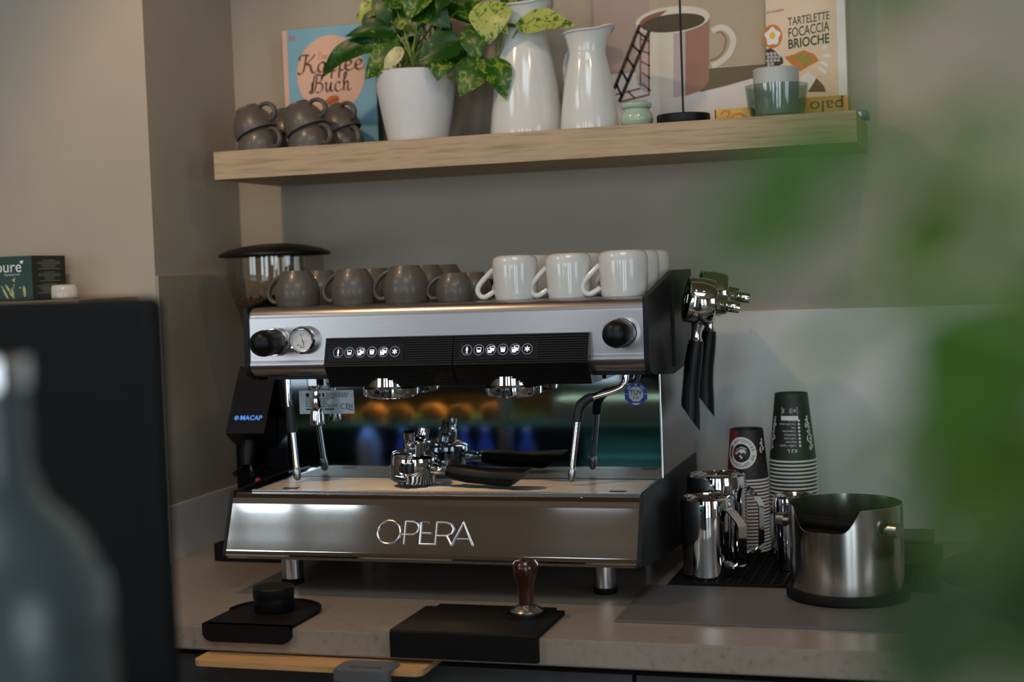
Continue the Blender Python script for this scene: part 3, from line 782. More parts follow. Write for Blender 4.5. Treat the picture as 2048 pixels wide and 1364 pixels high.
sp = [(0.0061, 2.0715), (0.0176, 2.0717), (0.0027, 1.8169), (-0.0088, 1.8176)]
sp = [(0.0015, BZ1 - 0.001), (0.0125, BZ1 - 0.001), (0.0125, SZ + 0.001), (0.0015, SZ + 0.001)]
ds = [(0.2723, 1.9687), (0.1882, 1.9727), (0.3566, 1.967)]
cxx, czz = (ds[1][0] + ds[2][0]) / 2 - BX0, ds[0][1]
rr = (ds[2][0] - ds[1][0]) / 2
b = MB().flat([sp], bfn(0.0003)).flat([ellipse(cxx, czz - 0.005, rr, rr * 1.06, 48)], bfn(0.0003))
b.build('cover_disc', M['bookpink'], t, recalc=False)
b = MB().flat([line_quad(0.0185, BZ1 - 0.013, 0.033, BZ1 - 0.013, 0.0008), line_quad(0.0185, BZ1 - 0.0255, 0.033, BZ1 - 0.0255, 0.0008), line_quad(0.0189, BZ1 - 0.013, 0.0189, BZ1 - 0.0255, 0.0008), line_quad(0.0326, BZ1 - 0.013, 0.0326, BZ1 - 0.0255, 0.0008)], bfn(0.0004))
b.text('DK', 0.0095, lambda x, y: bfn(0.0004)(0.0258 + x, BZ1 - 0.0226 + y), bold=0.02)
b.build('publisher_mark', M['red'], t, recalc=False)
GL = {  # pen strokes of the script title, unit = x-height
 'K': (1.45, [[(0.05, 1.35), (0.1, 1.75), (0.45, 1.85), (0.85, 1.8)], [(0.62, 1.8), (0.5, 1.0), (0.32, 0.25), (0.05, -0.05), (-0.15, 0.1)], [(1.35, 1.85), (1.1, 1.5), (0.62, 0.95), (0.5, 0.92)], [(0.6, 0.95), (0.9, 0.75), (1.0, 0.2), (1.2, 0.0), (1.42, 0.18)]]),
 'a': (0.95, [[(0.68, 0.88), (0.4, 1.0), (0.12, 0.6), (0.12, 0.2), (0.32, 0.0), (0.55, 0.3), (0.72, 0.95)], [(0.72, 0.95), (0.62, 0.3), (0.72, 0.02), (1.0, 0.2)]]),
 'f': (0.62, [[(0.78, 1.55), (0.66, 1.75), (0.46, 1.5), (0.32, 0.6), (0.18, -0.7)], [(0.08, 0.9), (0.66, 0.98)], [(0.3, 0.1), (0.5, 0.05), (0.72, 0.2)]]),
 'e': (0.82, [[(0.1, 0.42), (0.5, 0.55), (0.62, 0.82), (0.42, 1.0), (0.18, 0.75), (0.12, 0.3), (0.32, 0.0), (0.6, 0.05), (0.86, 0.25)]]),
 'B': (1.3, [[(0.1, 1.1), (0.05, 0.08), (0.4, 1.8), (0.85, 1.85), (1.15, 1.65), (1.0, 1.2), (0.6, 1.0)], [(0.6, 1.0), (1.05, 0.9), (1.12, 0.4), (0.8, 0.02), (0.45, 0.05)], [(0.62, 1.8), (0.5, 1.0), (0.35, 0.3), (0.05, -0.05), (-0.2, 0.1), (-0.1, 0.3)]]),
 'u': (1.0, [[(0.08, 0.85), (0.25, 1.0), (0.2, 0.4), (0.3, 0.02), (0.5, 0.15), (0.72, 0.95)], [(0.74, 1.0), (0.66, 0.3), (0.78, 0.02), (1.02, 0.2)]]),
 'c': (0.78, [[(0.62, 0.75), (0.5, 1.0), (0.22, 0.8), (0.12, 0.35), (0.3, 0.0), (0.58, 0.05), (0.82, 0.25)]]),
 'h': (1.0, [[(0.12, 0.95), (0.5, 1.5), (0.5, 1.95), (0.32, 1.7), (0.2, 0.0)], [(0.24, 0.5), (0.5, 0.98), (0.66, 0.8), (0.6, 0.2), (0.72, 0.0), (1.0, 0.2)]]),
 'D': (1.4, [[(0.45, 1.75), (0.35, 0.9), (0.15, 0.05), (0.6, 0.0), (1.15, 0.5), (1.15, 1.4), (0.7, 1.85), (0.2, 1.7), (0.05, 1.35)]]),
 's': (0.7, [[(0.55, 0.85), (0.4, 1.0), (0.2, 0.8), (0.5, 0.4), (0.4, 0.02), (0.1, 0.1)]]),
}
def script(body, x, z, s, w0, w1, xs=1.0):
    out = []
    for ch in body:
        adv, st = GL[ch]
        for q in st: out += ribbon([(x + u * s * xs, z + v * s) for u, v in q], w0, w1, 0.5)
        x += adv * s * xs
    return out
k0 = [(0.1917, 1.9678), (0.2575, 1.9458), (0.3705, 1.975), (0.2212, 1.9221), (0.3223, 1.9184)]
s1 = 0.0225
b = MB().flat(script('Kaffee', k0[0][0] - BX0 + 0.003, k0[0][1] + 0.002, s1, 0.0018, 0.0060, 1.36), bfn(0.0005))
b.build('title_upper', M['brown'], t, recalc=False)
b = MB().flat(script('Buch', k0[3][0] - BX0 + 0.002, k0[3][1] + 0.002, 0.0215, 0.0014, 0.0046, 1.14), bfn(0.0005))
b.build('title_lower', M['darkbrown'], t, recalc=False)
dz_ = [(0.2424, 1.9995)]
b = MB().flat(script('Das', dz_[0][0] - BX0, dz_[0][1], 0.0088, 0.0005, 0.0016), bfn(0.0005))
b.build('title_small', M['orange'], t, recalc=False)
bn = [(0.273, 1.9013)]
b = MB().flat([ellipse(bn[0][0] - BX0, bn[0][1], 0.020, 0.0125, 28, rot=0.45)], bfn(0.0005))
b.build('coffee_bean_print', M['orange'], t, recalc=False)
b = MB().flat(ribbon([(bn[0][0] - BX0 - 0.014, bn[0][1] - 0.008), (bn[0][0] - BX0, bn[0][1] + 0.001), (bn[0][0] - BX0 + 0.015, bn[0][1] + 0.006)], 0.002, 0.006, 0.5), bfn(0.0007))
b.build('bean_crease', M['brown'], t, recalc=False)

# ---- potted pothos
pc = (0.527, -0.175)
POTY = -0.175
t = thing('potted_pothos', 'variegated green pothos in a white plastic pot on the oak shelf', 'potted plant', (pc[0], pc[1], SZ))
T = Matrix.Translation((pc[0], pc[1], SZ))
MB().lathe([(0, 0.0005), (0.060, 0.0005), (0.064, 0.004), (0.0755, 0.06), (0.0845, 0.115), (0.0885, 0.155), (0.0865, 0.156), (0.082, 0.115), (0.073, 0.06), (0.06, 0.008), (0, 0.008)], 48, T).build('pot', M['potwhite'], t)
M['soil'] = mat('potting_soil', (46, 34, 26), 0.95, var=0.4, scale=200, bump=0.6)
MB().lathe([(0, 0.136), (0.05, 0.135), (0.0835, 0.132)], 32, T).build('soil', M['soil'], t)
def leafmat(name, base, pale, thr, sc=26.0):
    m = bpy.data.materials.new(name); m.use_nodes = True
    n = m.node_tree.nodes; L = m.node_tree.links; p = n['Principled BSDF']
    p.inputs['Roughness'].default_value = 0.38
    tc = n.new('ShaderNodeTexCoord'); mp = n.new('ShaderNodeMapping'); mp.inputs['Scale'].default_value = (1.0, 1.0, 1.0)
    nz = n.new('ShaderNodeTexNoise'); nz.inputs['Scale'].default_value = sc; nz.inputs['Detail'].default_value = 7; nz.inputs['Roughness'].default_value = 0.72; nz.inputs['Distortion'].default_value = 1.2
    cr = n.new('ShaderNodeValToRGB'); cr.color_ramp.elements[0].position = thr - 0.03; cr.color_ramp.elements[1].position = thr + 0.03
    cr.color_ramp.elements[0].color = lin(*base); cr.color_ramp.elements[1].color = lin(*pale)
    L.new(tc.outputs['Object'], mp.inputs['Vector']); L.new(mp.outputs['Vector'], nz.inputs['Vector']); L.new(nz.outputs['Fac'], cr.inputs['Fac']); L.new(cr.outputs['Color'], p.inputs['Base Color'])
    tr = n.new('ShaderNodeBsdfTranslucent'); L.new(cr.outputs['Color'], tr.inputs['Color'])
    mx = n.new('ShaderNodeMixShader'); mx.inputs['Fac'].default_value = 0.3
    L.new(p.outputs['BSDF'], mx.inputs[1]); L.new(tr.outputs['BSDF'], mx.inputs[2]); L.new(mx.outputs['Shader'], n['Material Output'].inputs['Surface'])
    return m
M['lf_d'] = leafmat('leaf_dark_green', (26, 74, 14), (104, 132, 40), 0.60, 45)
M['lf_m'] = leafmat('leaf_mottled_green', (40, 92, 18), (140, 158, 62), 0.55, 55)
M['lf_p'] = leafmat('leaf_pale_cream', (62, 108, 26), (180, 190, 98), 0.45, 55)
M['lf_y'] = leafmat('leaf_tiny_pale', (150, 160, 96), (206, 204, 156), 0.45, 50)
M['stem'] = mat('plant_stem_green', (112, 132, 62), 0.5, var=0.15)
def leaf_mesh(name, base, tip, w, m, parent, face=(0.15, -1, 0.35), curl=0.12, fold=0.18, off=None):
    """A heart-shaped blade from base to tip, cupped along the midrib."""
    B, P = Vector(base), Vector(tip)
    ax = P - B; l = ax.length; ax.normalize()
    nrm = Vector(face); nrm = (nrm - ax * nrm.dot(ax)).normalized(); sd = ax.cross(nrm)
    n = 14; rows = []; vs = []; fs = []
    for i in range(n + 1):
        u = i / n
        hw = w * 0.5 * (math.sin(math.pi * min(1, u ** 0.62 * 1.0)) ** 0.8 if 0 < u < 1 else 0.0)
        hw *= (1 - 0.25 * u)
        back = -0.10 * l * math.exp(-((u) / 0.12) ** 2)
        row = []
        for j in range(-4, 5):
            v = j / 4
            p = B + ax * (l * u + back * abs(v) * 1.2) + sd * (hw * 1.18 * v) + nrm * (curl * l * (math.sin(math.pi * u) * 0.8 - u * u * 0.9) + fold * hw * abs(v) * 1.2 + 0.02 * l * math.sin(9 * u + 2.5 * v) * abs(v))
            row.append(len(vs)); vs.append(p)
        rows.append(row)
    for A, C2 in zip(rows, rows[1:]):
        for j in range(8): fs.append([A[j], A[j + 1], C2[j + 1], C2[j]])
    b = MB(); b.add(vs, fs)
    bmesh.ops.remove_doubles(b.bm, verts=b.bm.verts, dist=1e-6)
    return b.build(name, m, parent, sharp=80, world=True)
PW = 0.00109   # metres per photographed pixel at the plant
LV = [
 ((0.4324, -0.19, 2.0051), (0.3036, -0.2, 1.9423), 46, 'lf_d'), ((0.4908, -0.2, 2.0226), (0.3815, -0.22, 2.0223), 36, 'lf_d'), ((0.4475, -0.16, 2.0947), (0.3875, -0.17, 2.0593), 46, 'lf_p'),
 ((0.4688, -0.2, 2.1035), (0.4789, -0.21, 2.0285), 46, 'lf_d'), ((0.5034, -0.22, 1.972), (0.431, -0.24, 1.9229), 58, 'lf_m'), ((0.5182, -0.24, 1.9746), (0.481, -0.25, 1.9192), 30, 'lf_y'),
 ((0.6434, -0.23, 1.9848), (0.5585, -0.26, 1.9416), 62, 'lf_d'), ((0.6174, -0.25, 1.9405), (0.6097, -0.27, 1.9013), 44, 'lf_m'), ((0.6981, -0.22, 1.938), (0.6479, -0.25, 1.8695), 70, 'lf_m'),
 ((0.7166, -0.23, 1.9333), (0.7539, -0.25, 1.858), 56, 'lf_m'), ((0.7266, -0.24, 2.051), (0.7223, -0.26, 1.9703), 78, 'lf_p'), ((0.7297, -0.22, 2.0146), (0.7561, -0.23, 1.9923), 26, 'lf_p'),
 ((0.7832, -0.22, 2.0121), (0.9009, -0.24, 1.9993), 56, 'lf_p'), ((0.7755, -0.2, 2.0241), (0.7324, -0.2, 2.0194), 34, 'lf_m'), ((0.6833, -0.22, 2.0122), (0.6859, -0.24, 1.9386), 58, 'lf_m'),
 ((0.5626, -0.22, 2.077), (0.6317, -0.25, 2.0162), 76, 'lf_d'), ((0.4982, -0.19, 2.0705), (0.5673, -0.21, 2.0064), 54, 'lf_m'), ((0.4847, -0.2, 2.0956), (0.5709, -0.22, 2.0573), 42, 'lf_m'),
 ((0.6251, -0.18, 2.0759), (0.6627, -0.19, 2.0267), 52, 'lf_d'), ((0.6491, -0.2, 1.9969), (0.6374, -0.21, 1.9544), 40, 'lf_m'), ((0.4944, -0.2, 1.9988), (0.4117, -0.21, 1.9826), 40, 'lf_m'),
 ((0.4855, -0.15, 2.0345), (0.4486, -0.15, 1.9962), 40, 'lf_d'), ((0.5731, -0.14, 2.0481), (0.6021, -0.14, 1.9962), 34, 'lf_d'), ((0.5679, -0.16, 1.9683), (0.6136, -0.17, 1.9336), 30, 'lf_m'),
 ((0.5176, -0.14, 2.0528), (0.4882, -0.14, 2.0227), 34, 'lf_d'), ((0.5102, -0.2, 2.1508), (0.4473, -0.22, 2.1106), 60, 'lf_m'), ((0.6015, -0.2, 2.1527), (0.5722, -0.22, 2.0888), 66, 'lf_d'),
 ((0.6682, -0.2, 2.1359), (0.6945, -0.22, 2.0716), 60, 'lf_p'), ((0.5836, -0.25, 2.0931), (0.546, -0.27, 2.0329), 60, 'lf_m'), ((0.448, -0.17, 2.065), (0.4054, -0.18, 2.0195), 44, 'lf_d'), ((0.6409, -0.24, 2.0834), (0.6135, -0.27, 2.0458), 56, 'lf_d'), ((0.6608, -0.22, 2.06), (0.6967, -0.24, 2.0144), 46, 'lf_m'), ((0.5299, -0.16, 2.0014), (0.4788, -0.17, 1.9674), 44, 'lf_d'), ((0.6029, -0.16, 1.9827), (0.6432, -0.17, 1.9356), 44, 'lf_d'), ((0.6093, -0.16, 2.1381), (0.6361, -0.18, 2.0685), 60, 'lf_d'), ((0.5209, -0.17, 2.1338), (0.5485, -0.19, 2.064), 60, 'lf_d'), ((0.7317, -0.16, 2.095), (0.7702, -0.16, 2.0558), 44, 'lf_m'),
]
random.seed(11)
for (B, P, w, mk) in LV:
    leaf_mesh('leaf', B, P, w * PW, M[mk], t, face=(0.12 + random.uniform(-.25, .25), -1, 0.35 + random.uniform(-.2, .3)), curl=random.uniform(0.06, 0.16), fold=random.uniform(0.1, 0.28))
random.seed(12)
for k, (B, P, w, mk) in enumerate(LV):
    q = Vector((pc[0] + random.uniform(-.05, .05), pc[1] + random.uniform(-.035, .035), SZ + 0.13)); Bv = Vector(B)
    if k in (9, 10, 11, 12, 8): q = Vector((pc[0] + 0.055, pc[1] - 0.02, SZ + 0.13))
    mid = q.lerp(Bv, 0.5) + Vector((0, 0, 0.02 + 0.1 * max(0, (q - Bv).length - 0.12)))
    if k in (11, 12, 13): mid = Vector((0.7103, -0.2, 1.9354))
    if k == 10: mid = Vector((0.731, -0.21, 1.9576))
    MB().tube([q, mid, Bv], [0.0026, 0.0022, 0.0016], 7, smooth=6).build('stem', M['stem'], t)

# ---- enamel jugs
M['rim'] = mat('enamel_rim', (196, 200, 200), 0.25)
def jug(name, label, cx, cy, prof, rim, spout_dir, handle, seg=56):
    t = thing(name, label, 'jug', (cx, cy, SZ))
    zr = prof[-1][1]
    def rf(r, z, a):
        k = max(0.0, (z - (zr - 0.05)) / 0.05)
        d = (a - spout_dir + math.pi) % (2 * math.pi) - math.pi
        s = math.exp(-(d / 0.42) ** 2) * k * k
        return r * (1 + 0.24 * s), z + 0.008 * s - 0.004 * k * (1 - math.cos(d)) * 0.5
    inner = [(r - 0.0022, z) for r, z in prof[::-1] if z > 0.006] + [(0, 0.006)]
    T = Matrix.Translation((cx, cy, SZ))
    MB().lathe([(0, 0.0005)] + prof + inner, seg, T, rfun=rf).build('jug_body', M['enamel'], t)
    # rolled rim
    pts = []
    r0 = prof[-1][0]
    for k in range(seg + 1):
        a = 2 * math.pi * k / seg; r, z = rf(r0, zr, a); pts.append((cx + r * math.cos(a), cy + r * math.sin(a), SZ + z))
    MB().tube(pts, rim, 8).build('rim', M['rim'], t)
    ca, sa = math.cos(handle), math.sin(handle)
    h = [(0.9 * prof[-2][0], zr - 0.028), (prof[-2][0] + 0.022, zr - 0.034), (prof[-2][0] + 0.036, zr - 0.06), (prof[-2][0] + 0.034, zr - 0.095), (prof[-2][0] + 0.018, zr - 0.125), (prof[-2][0] + 0.004, zr - 0.142)]
    MB().tube([(cx + r * ca, cy + r * sa, SZ + z) for r, z in h], 0.0048, 12, smooth=5, squash=1.5).build('handle', M['enamel'], t)
    return t
jug('enamel_jug', 'tall white enamel jug partly behind the pothos leaves on the shelf', 0.772, -0.165,
    [(0.074, 0.0005), (0.0795, 0.004), (0.080, 0.010), (0.0765, 0.045), (0.069, 0.11), (0.058, 0.175), (0.0475, 0.215), (0.0445, 0.228), (0.047, 0.245), (0.056, 0.268), (0.061, 0.2765)], 0.0026, -0.5, 2.5)
jug('enamel_jug', 'small white enamel jug standing between the tall jug and the green jar', 0.917, -0.20,
    [(0.056, 0.0005), (0.0605, 0.004), (0.061, 0.010), (0.0575, 0.05), (0.051, 0.10), (0.043, 0.142), (0.0385, 0.160), (0.0385, 0.170), (0.043, 0.190), (0.048, 0.203), (0.0505, 0.2075)], 0.0022, -0.35, 2.40)

# ---- small green jar with its lid
M['celadon'] = mat('celadon_glaze', (158, 180, 158), 0.2, var=0.04, scale=60, coat=0.3)
t = thing('ceramic_jar', 'small pale green lidded ceramic jar on the shelf', 'jar', (1.020, -0.215, SZ))
T = Matrix.Translation((1.020, -0.215, SZ))
MB().lathe([(0, 0.0005), (0.023, 0.0005), (0.027, 0.003), (0.0335, 0.014), (0.0345, 0.021), (0.032, 0.030), (0.0265, 0.0375), (0.0255, 0.041), (0, 0.041)], 40, T).build('jar_body', M['celadon'], t)
MB().lathe([(0, 0.0412), (0.027, 0.0412), (0.0305, 0.044), (0.0315, 0.048), (0.030, 0.0525), (0.024, 0.055), (0, 0.0562)], 40, T).build('lid', M['celadon'], t)

# ---- thin black rod on a round base
t = thing('rod_stand', 'thin upright black rod on a flat round dark base on the shelf', 'stand', (1.116, -0.215, SZ))
T = Matrix.Translation((1.116, -0.215, SZ))
MB().lathe([(0, 0.0005), (0.0535, 0.0005), (0.054, 0.002), (0.054, 0.0215), (0.0525, 0.0235), (0, 0.0235)], 48, T).build('base', M['blackmetal'], t)
MB().tube([(1.116, -0.215, SZ + 0.0236), (1.116, -0.215, SZ + 0.36)], 0.0022, 10).build('rod', M['blackmetal'], t)

# ---- poster with the painted coffee mug and ladder
M['pmauve'] = mat('poster_mauve', (162, 143, 131), 0.7, var=0.03)
M['pbeige'] = mat('poster_beige', (172, 156, 132), 0.7, var=0.03)
M['pwhite'] = mat('poster_white', (210, 204, 200), 0.7, var=0.02)
M['pcream'] = mat('poster_cream', (206, 200, 184), 0.7, var=0.02)
M['pgrey'] = mat('poster_grey', (178, 166, 162), 0.7)
M['pbrown'] = mat('poster_brown', (150, 112, 92), 0.7)
M['polive'] = mat('poster_olive', (104, 92, 68), 0.7)
M['pcoffee'] = mat('poster_coffee', (76, 66, 44), 0.7)
M['pdark'] = mat('poster_dark', (50, 36, 30), 0.7)
M['pred'] = mat('poster_red_brown', (134, 88, 78), 0.7)
t = thing('poster', 'art print of a coffee mug with a ladder leaning on the wall', 'picture', (1.08, -0.02, SZ))
pr = [(0.8915, 1.9728), (1.2672, 1.9433)]
PX0, PX1 = pr[0][0], pr[1][0] + 0.02
MB().box((PX0, -0.030, SZ + 0.0005), (PX1, -0.020, SZ + 0.46), 0.0008).build('print_sheet', M['pmauve'], t)
def pf_(off): return lambda x, z: Vector((x, -0.0300 - off, z))
def art(name, m, polys, off):
    return MB().flat(polys, pf_(off)).build(name, m, t, recalc=False)
wl_ = [(1.0201, 2.1337), (1.2722, 2.1204), (1.2663, 1.9119), (1.0129, 1.9139)]
art('beige_ground', M['pbeige'], [[(wl_[0][0], SZ + 0.459), (PX1, SZ + 0.459), (PX1, wl_[2][1]), (wl_[3][0], wl_[3][1])]], 0.0003)
fl_ = [(0.8895, 1.9176), (1.2664, 1.914)]
art('white_floor', M['pwhite'], [[(PX0, fl_[0][1]), (PX1, fl_[1][1]), (PX1, SZ + 0.001), (PX0, SZ + 0.001)]], 0.0005)
art('mug_shadow', M['polive'], [[(1.1369, 1.9143), (1.2643, 1.9142), (1.2637, 1.8911), (1.2277, 1.8854), (1.1796, 1.8751), (1.1225, 1.8654), (1.1118, 1.8704)]], 0.0007)
art('mug_shade_side', M['pbrown'], [[(1.0934, 2.008), (1.1457, 2.0269), (1.1404, 1.8896), (1.1314, 1.8754), (1.116, 1.8658), (1.0887, 1.8592)]], 0.0008)
art('mug_left_side', M['pgrey'], [[(0.9859, 2.0298), (1.016, 2.008), (1.0114, 1.8689), (0.9941, 1.8787), (0.9846, 1.8923), (0.982, 1.9119)]], 0.0008)
art('mug_front', M['pcream'], [[(1.016, 2.0102), (1.067, 1.9974), (1.0626, 1.8578), (1.0332, 1.862), (1.0114, 1.8689)]], 0.0008)
art('mug_grey_stripe', M['pgrey'], [[(1.067, 1.9974), (1.0931, 1.9995), (1.0887, 1.8592), (1.0626, 1.8578)]], 0.0008)
rimp = [(1.0656, 2.0231), (0.9846, 2.0256), (1.1455, 2.0227), (1.0666, 2.0518), (1.0647, 1.9944)]
rc = rimp[0]; rrx = (rimp[2][0] - rimp[1][0]) / 2; rry = (rimp[3][1] - rimp[4][1]) / 2
art('mug_rim', M['pcream'], [ellipse(rc[0], rc[1], rrx, rry, 48, rot=0.02)], 0.0010)
art('rim_inside', M['pred'], [ellipse(rc[0], rc[1] - 0.002, rrx * 0.90, rry * 0.83, 24, a0=1.7, a1=3.6, rot=0.02)], 0.0012)
art('rim_highlight', M['pwhite'], [ellipse(rc[0], rc[1] - 0.002, rrx * 0.90, rry * 0.83, 16, a0=0.9, a1=1.75, rot=0.02)], 0.0011)
art('coffee_surface', M['pcoffee'], [ellipse(rc[0] + 0.001, rc[1] - 0.0065, rrx * 0.86, rry * 0.66, 48, rot=0.03)], 0.0014)
hd = [(1.15, 1.9927), (1.1694, 1.9985), (1.1862, 1.9897), (1.1951, 1.9679), (1.1848, 1.9413), (1.1651, 1.9259), (1.1478, 1.9188)]
art('mug_handle', M['pcream'], ribbon(hd, 0.0125, 0.0125, 0.5), 0.0010)
hs_ = [(1.1574, 1.99), (1.1712, 1.9867), (1.1793, 1.9713), (1.1732, 1.9486), (1.159, 1.9349), (1.1438, 1.9307)]
art('mug_handle_shade', M['pbrown'], ribbon(hs_, 0.004, 0.004, 0.5), 0.0009)
la, lb, lc_, ld = [(0.9943, 2.0184)][0], [(0.9333, 1.8852)][0], [(1.0147, 2.0038)][0], [(0.9434, 1.8563)][0]
lad = [line_quad(*la, *lb, 0.0075), line_quad(*lc_, *ld, 0.0075)]
for k in range(5):
    u = 0.10 + 0.205 * k
    lad.append(line_quad(la[0] + (lb[0] - la[0]) * u, la[1] + (lb[1] - la[1]) * u, lc_[0] + (ld[0] - lc_[0]) * u, lc_[1] + (ld[1] - lc_[1]) * u, 0.005))
s0, s1_, s2, s3 = [(0.9948, 2.0012)][0], [(0.9911, 1.8875)][0], [(1.0134, 1.9975)][0], [(1.0093, 1.8701)][0]
sh = [line_quad(*s0, *s1_, 0.004), line_quad(*s2, *s3, 0.004)]
for k in range(5):
    u = 0.12 + 0.21 * k
    sh.append(line_quad(s0[0], s0[1] + (s1_[1] - s0[1]) * u, s2[0], s2[1] + (s3[1] - s2[1]) * u, 0.004))
g0, g1, g2, g3 = [(0.9362, 1.873)][0], [(0.9909, 1.8822)][0], [(0.9446, 1.8562)][0], [(1.0114, 1.8678)][0]
sh += [line_quad(*g0, *g1, 0.004), line_quad(*g2, *g3, 0.004), line_quad((g0[0] + g1[0]) / 2, (g0[1] + g1[1]) / 2, (g2[0] + g3[0]) / 2, (g2[1] + g3[1]) / 2, 0.004)]
art('ladder_shadow', M['pred'], sh, 0.0011)
art('ladder', M['pdark'], lad, 0.0016)

# ---- recipe book in front of the poster's right edge
M['rbpink'] = mat('recipe_cover_pink', (222, 196, 168), 0.55, var=0.03)
M['rbgreen'] = mat('print_deep_green', (42, 58, 34), 0.6)
M['leafgreen'] = mat('print_leaf_green', (132, 140, 52), 0.6)
M['eggw'] = mat('print_egg_white', (226, 222, 214), 0.6)
M['eggy'] = mat('print_egg_yolk', (232, 178, 56), 0.6)
M['crust'] = mat('print_crust', (196, 116, 48), 0.6)
rb = [(1.2669, 2.0438), (1.4302, 2.0293), (1.4255, 1.8394)]
RX0, RX1 = rb[0][0], rb[1][0]
t = thing('recipe_book', 'pink baking recipe book titled tartelette focaccia brioche beside the poster', 'book', (RX0, -0.045, SZ))
MB().box((RX0, -0.055, SZ + 0.0005), (RX1, -0.053, SZ + 0.285), 0.0006).build('front_cover', M['rbpink'], t)
MB().box((RX0 + 0.002, -0.0529, SZ + 0.003), (RX1 - 0.002, -0.0351, SZ + 0.281)).build('page_block', M['pages'], t)
MB().box((RX0, -0.0350, SZ + 0.0005), (RX1, -0.033, SZ + 0.285), 0.0006).build('back_cover', M['pages'], t)
def rf_(off): return lambda x, z: Vector((x, -0.0550 - off, z))
def rart(name, m, polys, off): return MB().flat(polys, rf_(off)).build(name, m, t, recalc=False)
fr = [(1.4131, 2.0309), (1.4302, 2.0293)]
rart('white_border', M['inkwhite'], [[(fr[0][0], SZ + 0.284), (RX1 - 0.0006, SZ + 0.284), (RX1 - 0.0006, SZ + 0.001), (fr[0][0], SZ + 0.001)]], 0.0003)
b = MB()
for s_, p0, p1, hgt in (('TARTELETTE', [(1.3129, 1.986)][0], [(1.398, 1.9933)][0], 0.0165), ('FOCACCIA', [(1.3123, 1.9613)][0], [(1.3974, 1.9698)][0], 0.0195), ('BRIOCHE', [(1.3117, 1.9386)][0], [(1.3968, 1.9452)][0], 0.0195)):
    vs, fs = text2d(s_, 1.0, 'LEFT', 0.0, 0.022 if s_ == 'BRIOCHE' else 0.008)
    wx = max(v[0] for v in vs); hh = max(v[1] for v in vs)
    b.add([rf_(0.0005)(p0[0] + x / wx * (p1[0] - p0[0]), p0[1] + x / wx * (p1[1] - p0[1]) + y / hh * hgt) for x, y in vs], fs)
q = [(1.2682, 2.0147), (1.3056, 2.0177)]
b.text('AMI QUEEREL', 0.0062, lambda x, y: rf_(0.0005)(q[0][0] + x, q[0][1] + y + 0.1 * x), align='LEFT', shear=0.1)
b.build('cover_title', M['rbgreen'], t, recalc=False)
e = [(1.2804, 1.967)][0]
rart('egg_roll', M['crust'], [ellipse(e[0], e[1], 0.0205, 0.0245, 36)], 0.0004)
rart('egg_white', M['eggw'], [[(e[0] + (0.015 + 0.0022 * math.sin(5 * a)) * math.cos(a), e[1] + (0.018 + 0.0022 * math.sin(5 * a)) * math.sin(a)) for a in [2 * math.pi * k / 40 for k in range(40)]]], 0.0006)
rart('egg_yolk', M['eggy'], [ellipse(e[0], e[1] + 0.002, 0.0065, 0.0075, 24)], 0.0008)
rart('berry_tart', M['darkbrown'], [[(1.2651, 1.9402), (1.2756, 1.9435), (1.2867, 1.9354), (1.2998, 1.9219), (1.3016, 1.9104), (1.2921, 1.9048), (1.2641, 1.907)]], 0.0004)
random.seed(3)
bp_ = [(1.269, 1.9315)][0]
rart('berries', M['eggw'], [pl_ for k in range(14) for pl_ in ring_quads(bp_[0] + 0.0075 * (k % 4) + 0.002 * (k // 4 % 2), bp_[1] - 0.0072 * (k // 4), 0.0016, 0.0031, 10)], 0.0006)
rart('vegetable_tart', M['crust'], [[(1.304, 1.9226), (1.3258, 1.9271), (1.3434, 1.934), (1.3647, 1.9241), (1.3745, 1.91), (1.3579, 1.9019), (1.3351, 1.8902), (1.318, 1.906)]], 0.0004)
rart('vegetable_slices', M['leafgreen'], [[(1.3236, 1.9211), (1.3402, 1.9281), (1.3452, 1.9246), (1.3296, 1.9155)], [(1.3316, 1.9143), (1.3493, 1.9243), (1.3553, 1.9197), (1.3386, 1.9086)], [(1.3386, 1.9055), (1.3563, 1.9165), (1.3613, 1.912), (1.3456, 1.9008)]], 0.0006)
rart('cream_pie', M['eggw'], [[(1.3368, 1.8777), (1.3504, 1.8891), (1.3624, 1.8789), (1.3715, 1.8721), (1.3651, 1.8622), (1.3504, 1.8509), (1.3362, 1.857)]], 0.0004)
rart('pie_filling', M['brown'], [[(1.3685, 1.8743), (1.3833, 1.8568), (1.3871, 1.8442), (1.3503, 1.8467), (1.3546, 1.8526)]], 0.0005)
sq = [[(1.3813, 1.9351), (1.3925, 1.9373)][0:2], [(1.3819, 1.9197), (1.3981, 1.9184)][0:2], [(1.3785, 1.9066), (1.3915, 1.8974)][0:2], [(1.3731, 1.8956), (1.3881, 1.8832)][0:2]]
rart('white_strokes', M['inkwhite'], [line_quad(*a, *c, 0.006) for a, c in sq], 0.0004)

# ---- bowls and packets at the right end of the shelf
M['smoke'] = thin_glass('smoked_glass', (222, 230, 227), 0.05, 0.07)
M['frost'] = mat('frosted_white_glass', (198, 202, 198), 0.35, trans=0.25, var=0.02)
bc_ = (1.3022, -0.2, 1.829)
t = thing('glass_bowl', 'smoky green glass bowl on the right part of the shelf', 'bowl', (bc_[0], -0.2, SZ))
T = Matrix.Translation((bc_[0], -0.2, SZ))
MB().lathe([(0, 0.0005), (0.046, 0.0005), (0.052, 0.004), (0.058, 0.03), (0.0625, 0.0705), (0.0600, 0.0705), (0.0555, 0.03), (0.05, 0.008), (0, 0.007)], 48, T).build('bowl_body', M['smoke'], t)
t = thing('white_bowl', 'frosted white bowl nested in the smoky glass bowl', 'bowl', (bc_[0], -0.2, SZ + 0.0075))
T = Matrix.Translation((bc_[0], -0.2, SZ + 0.0078))
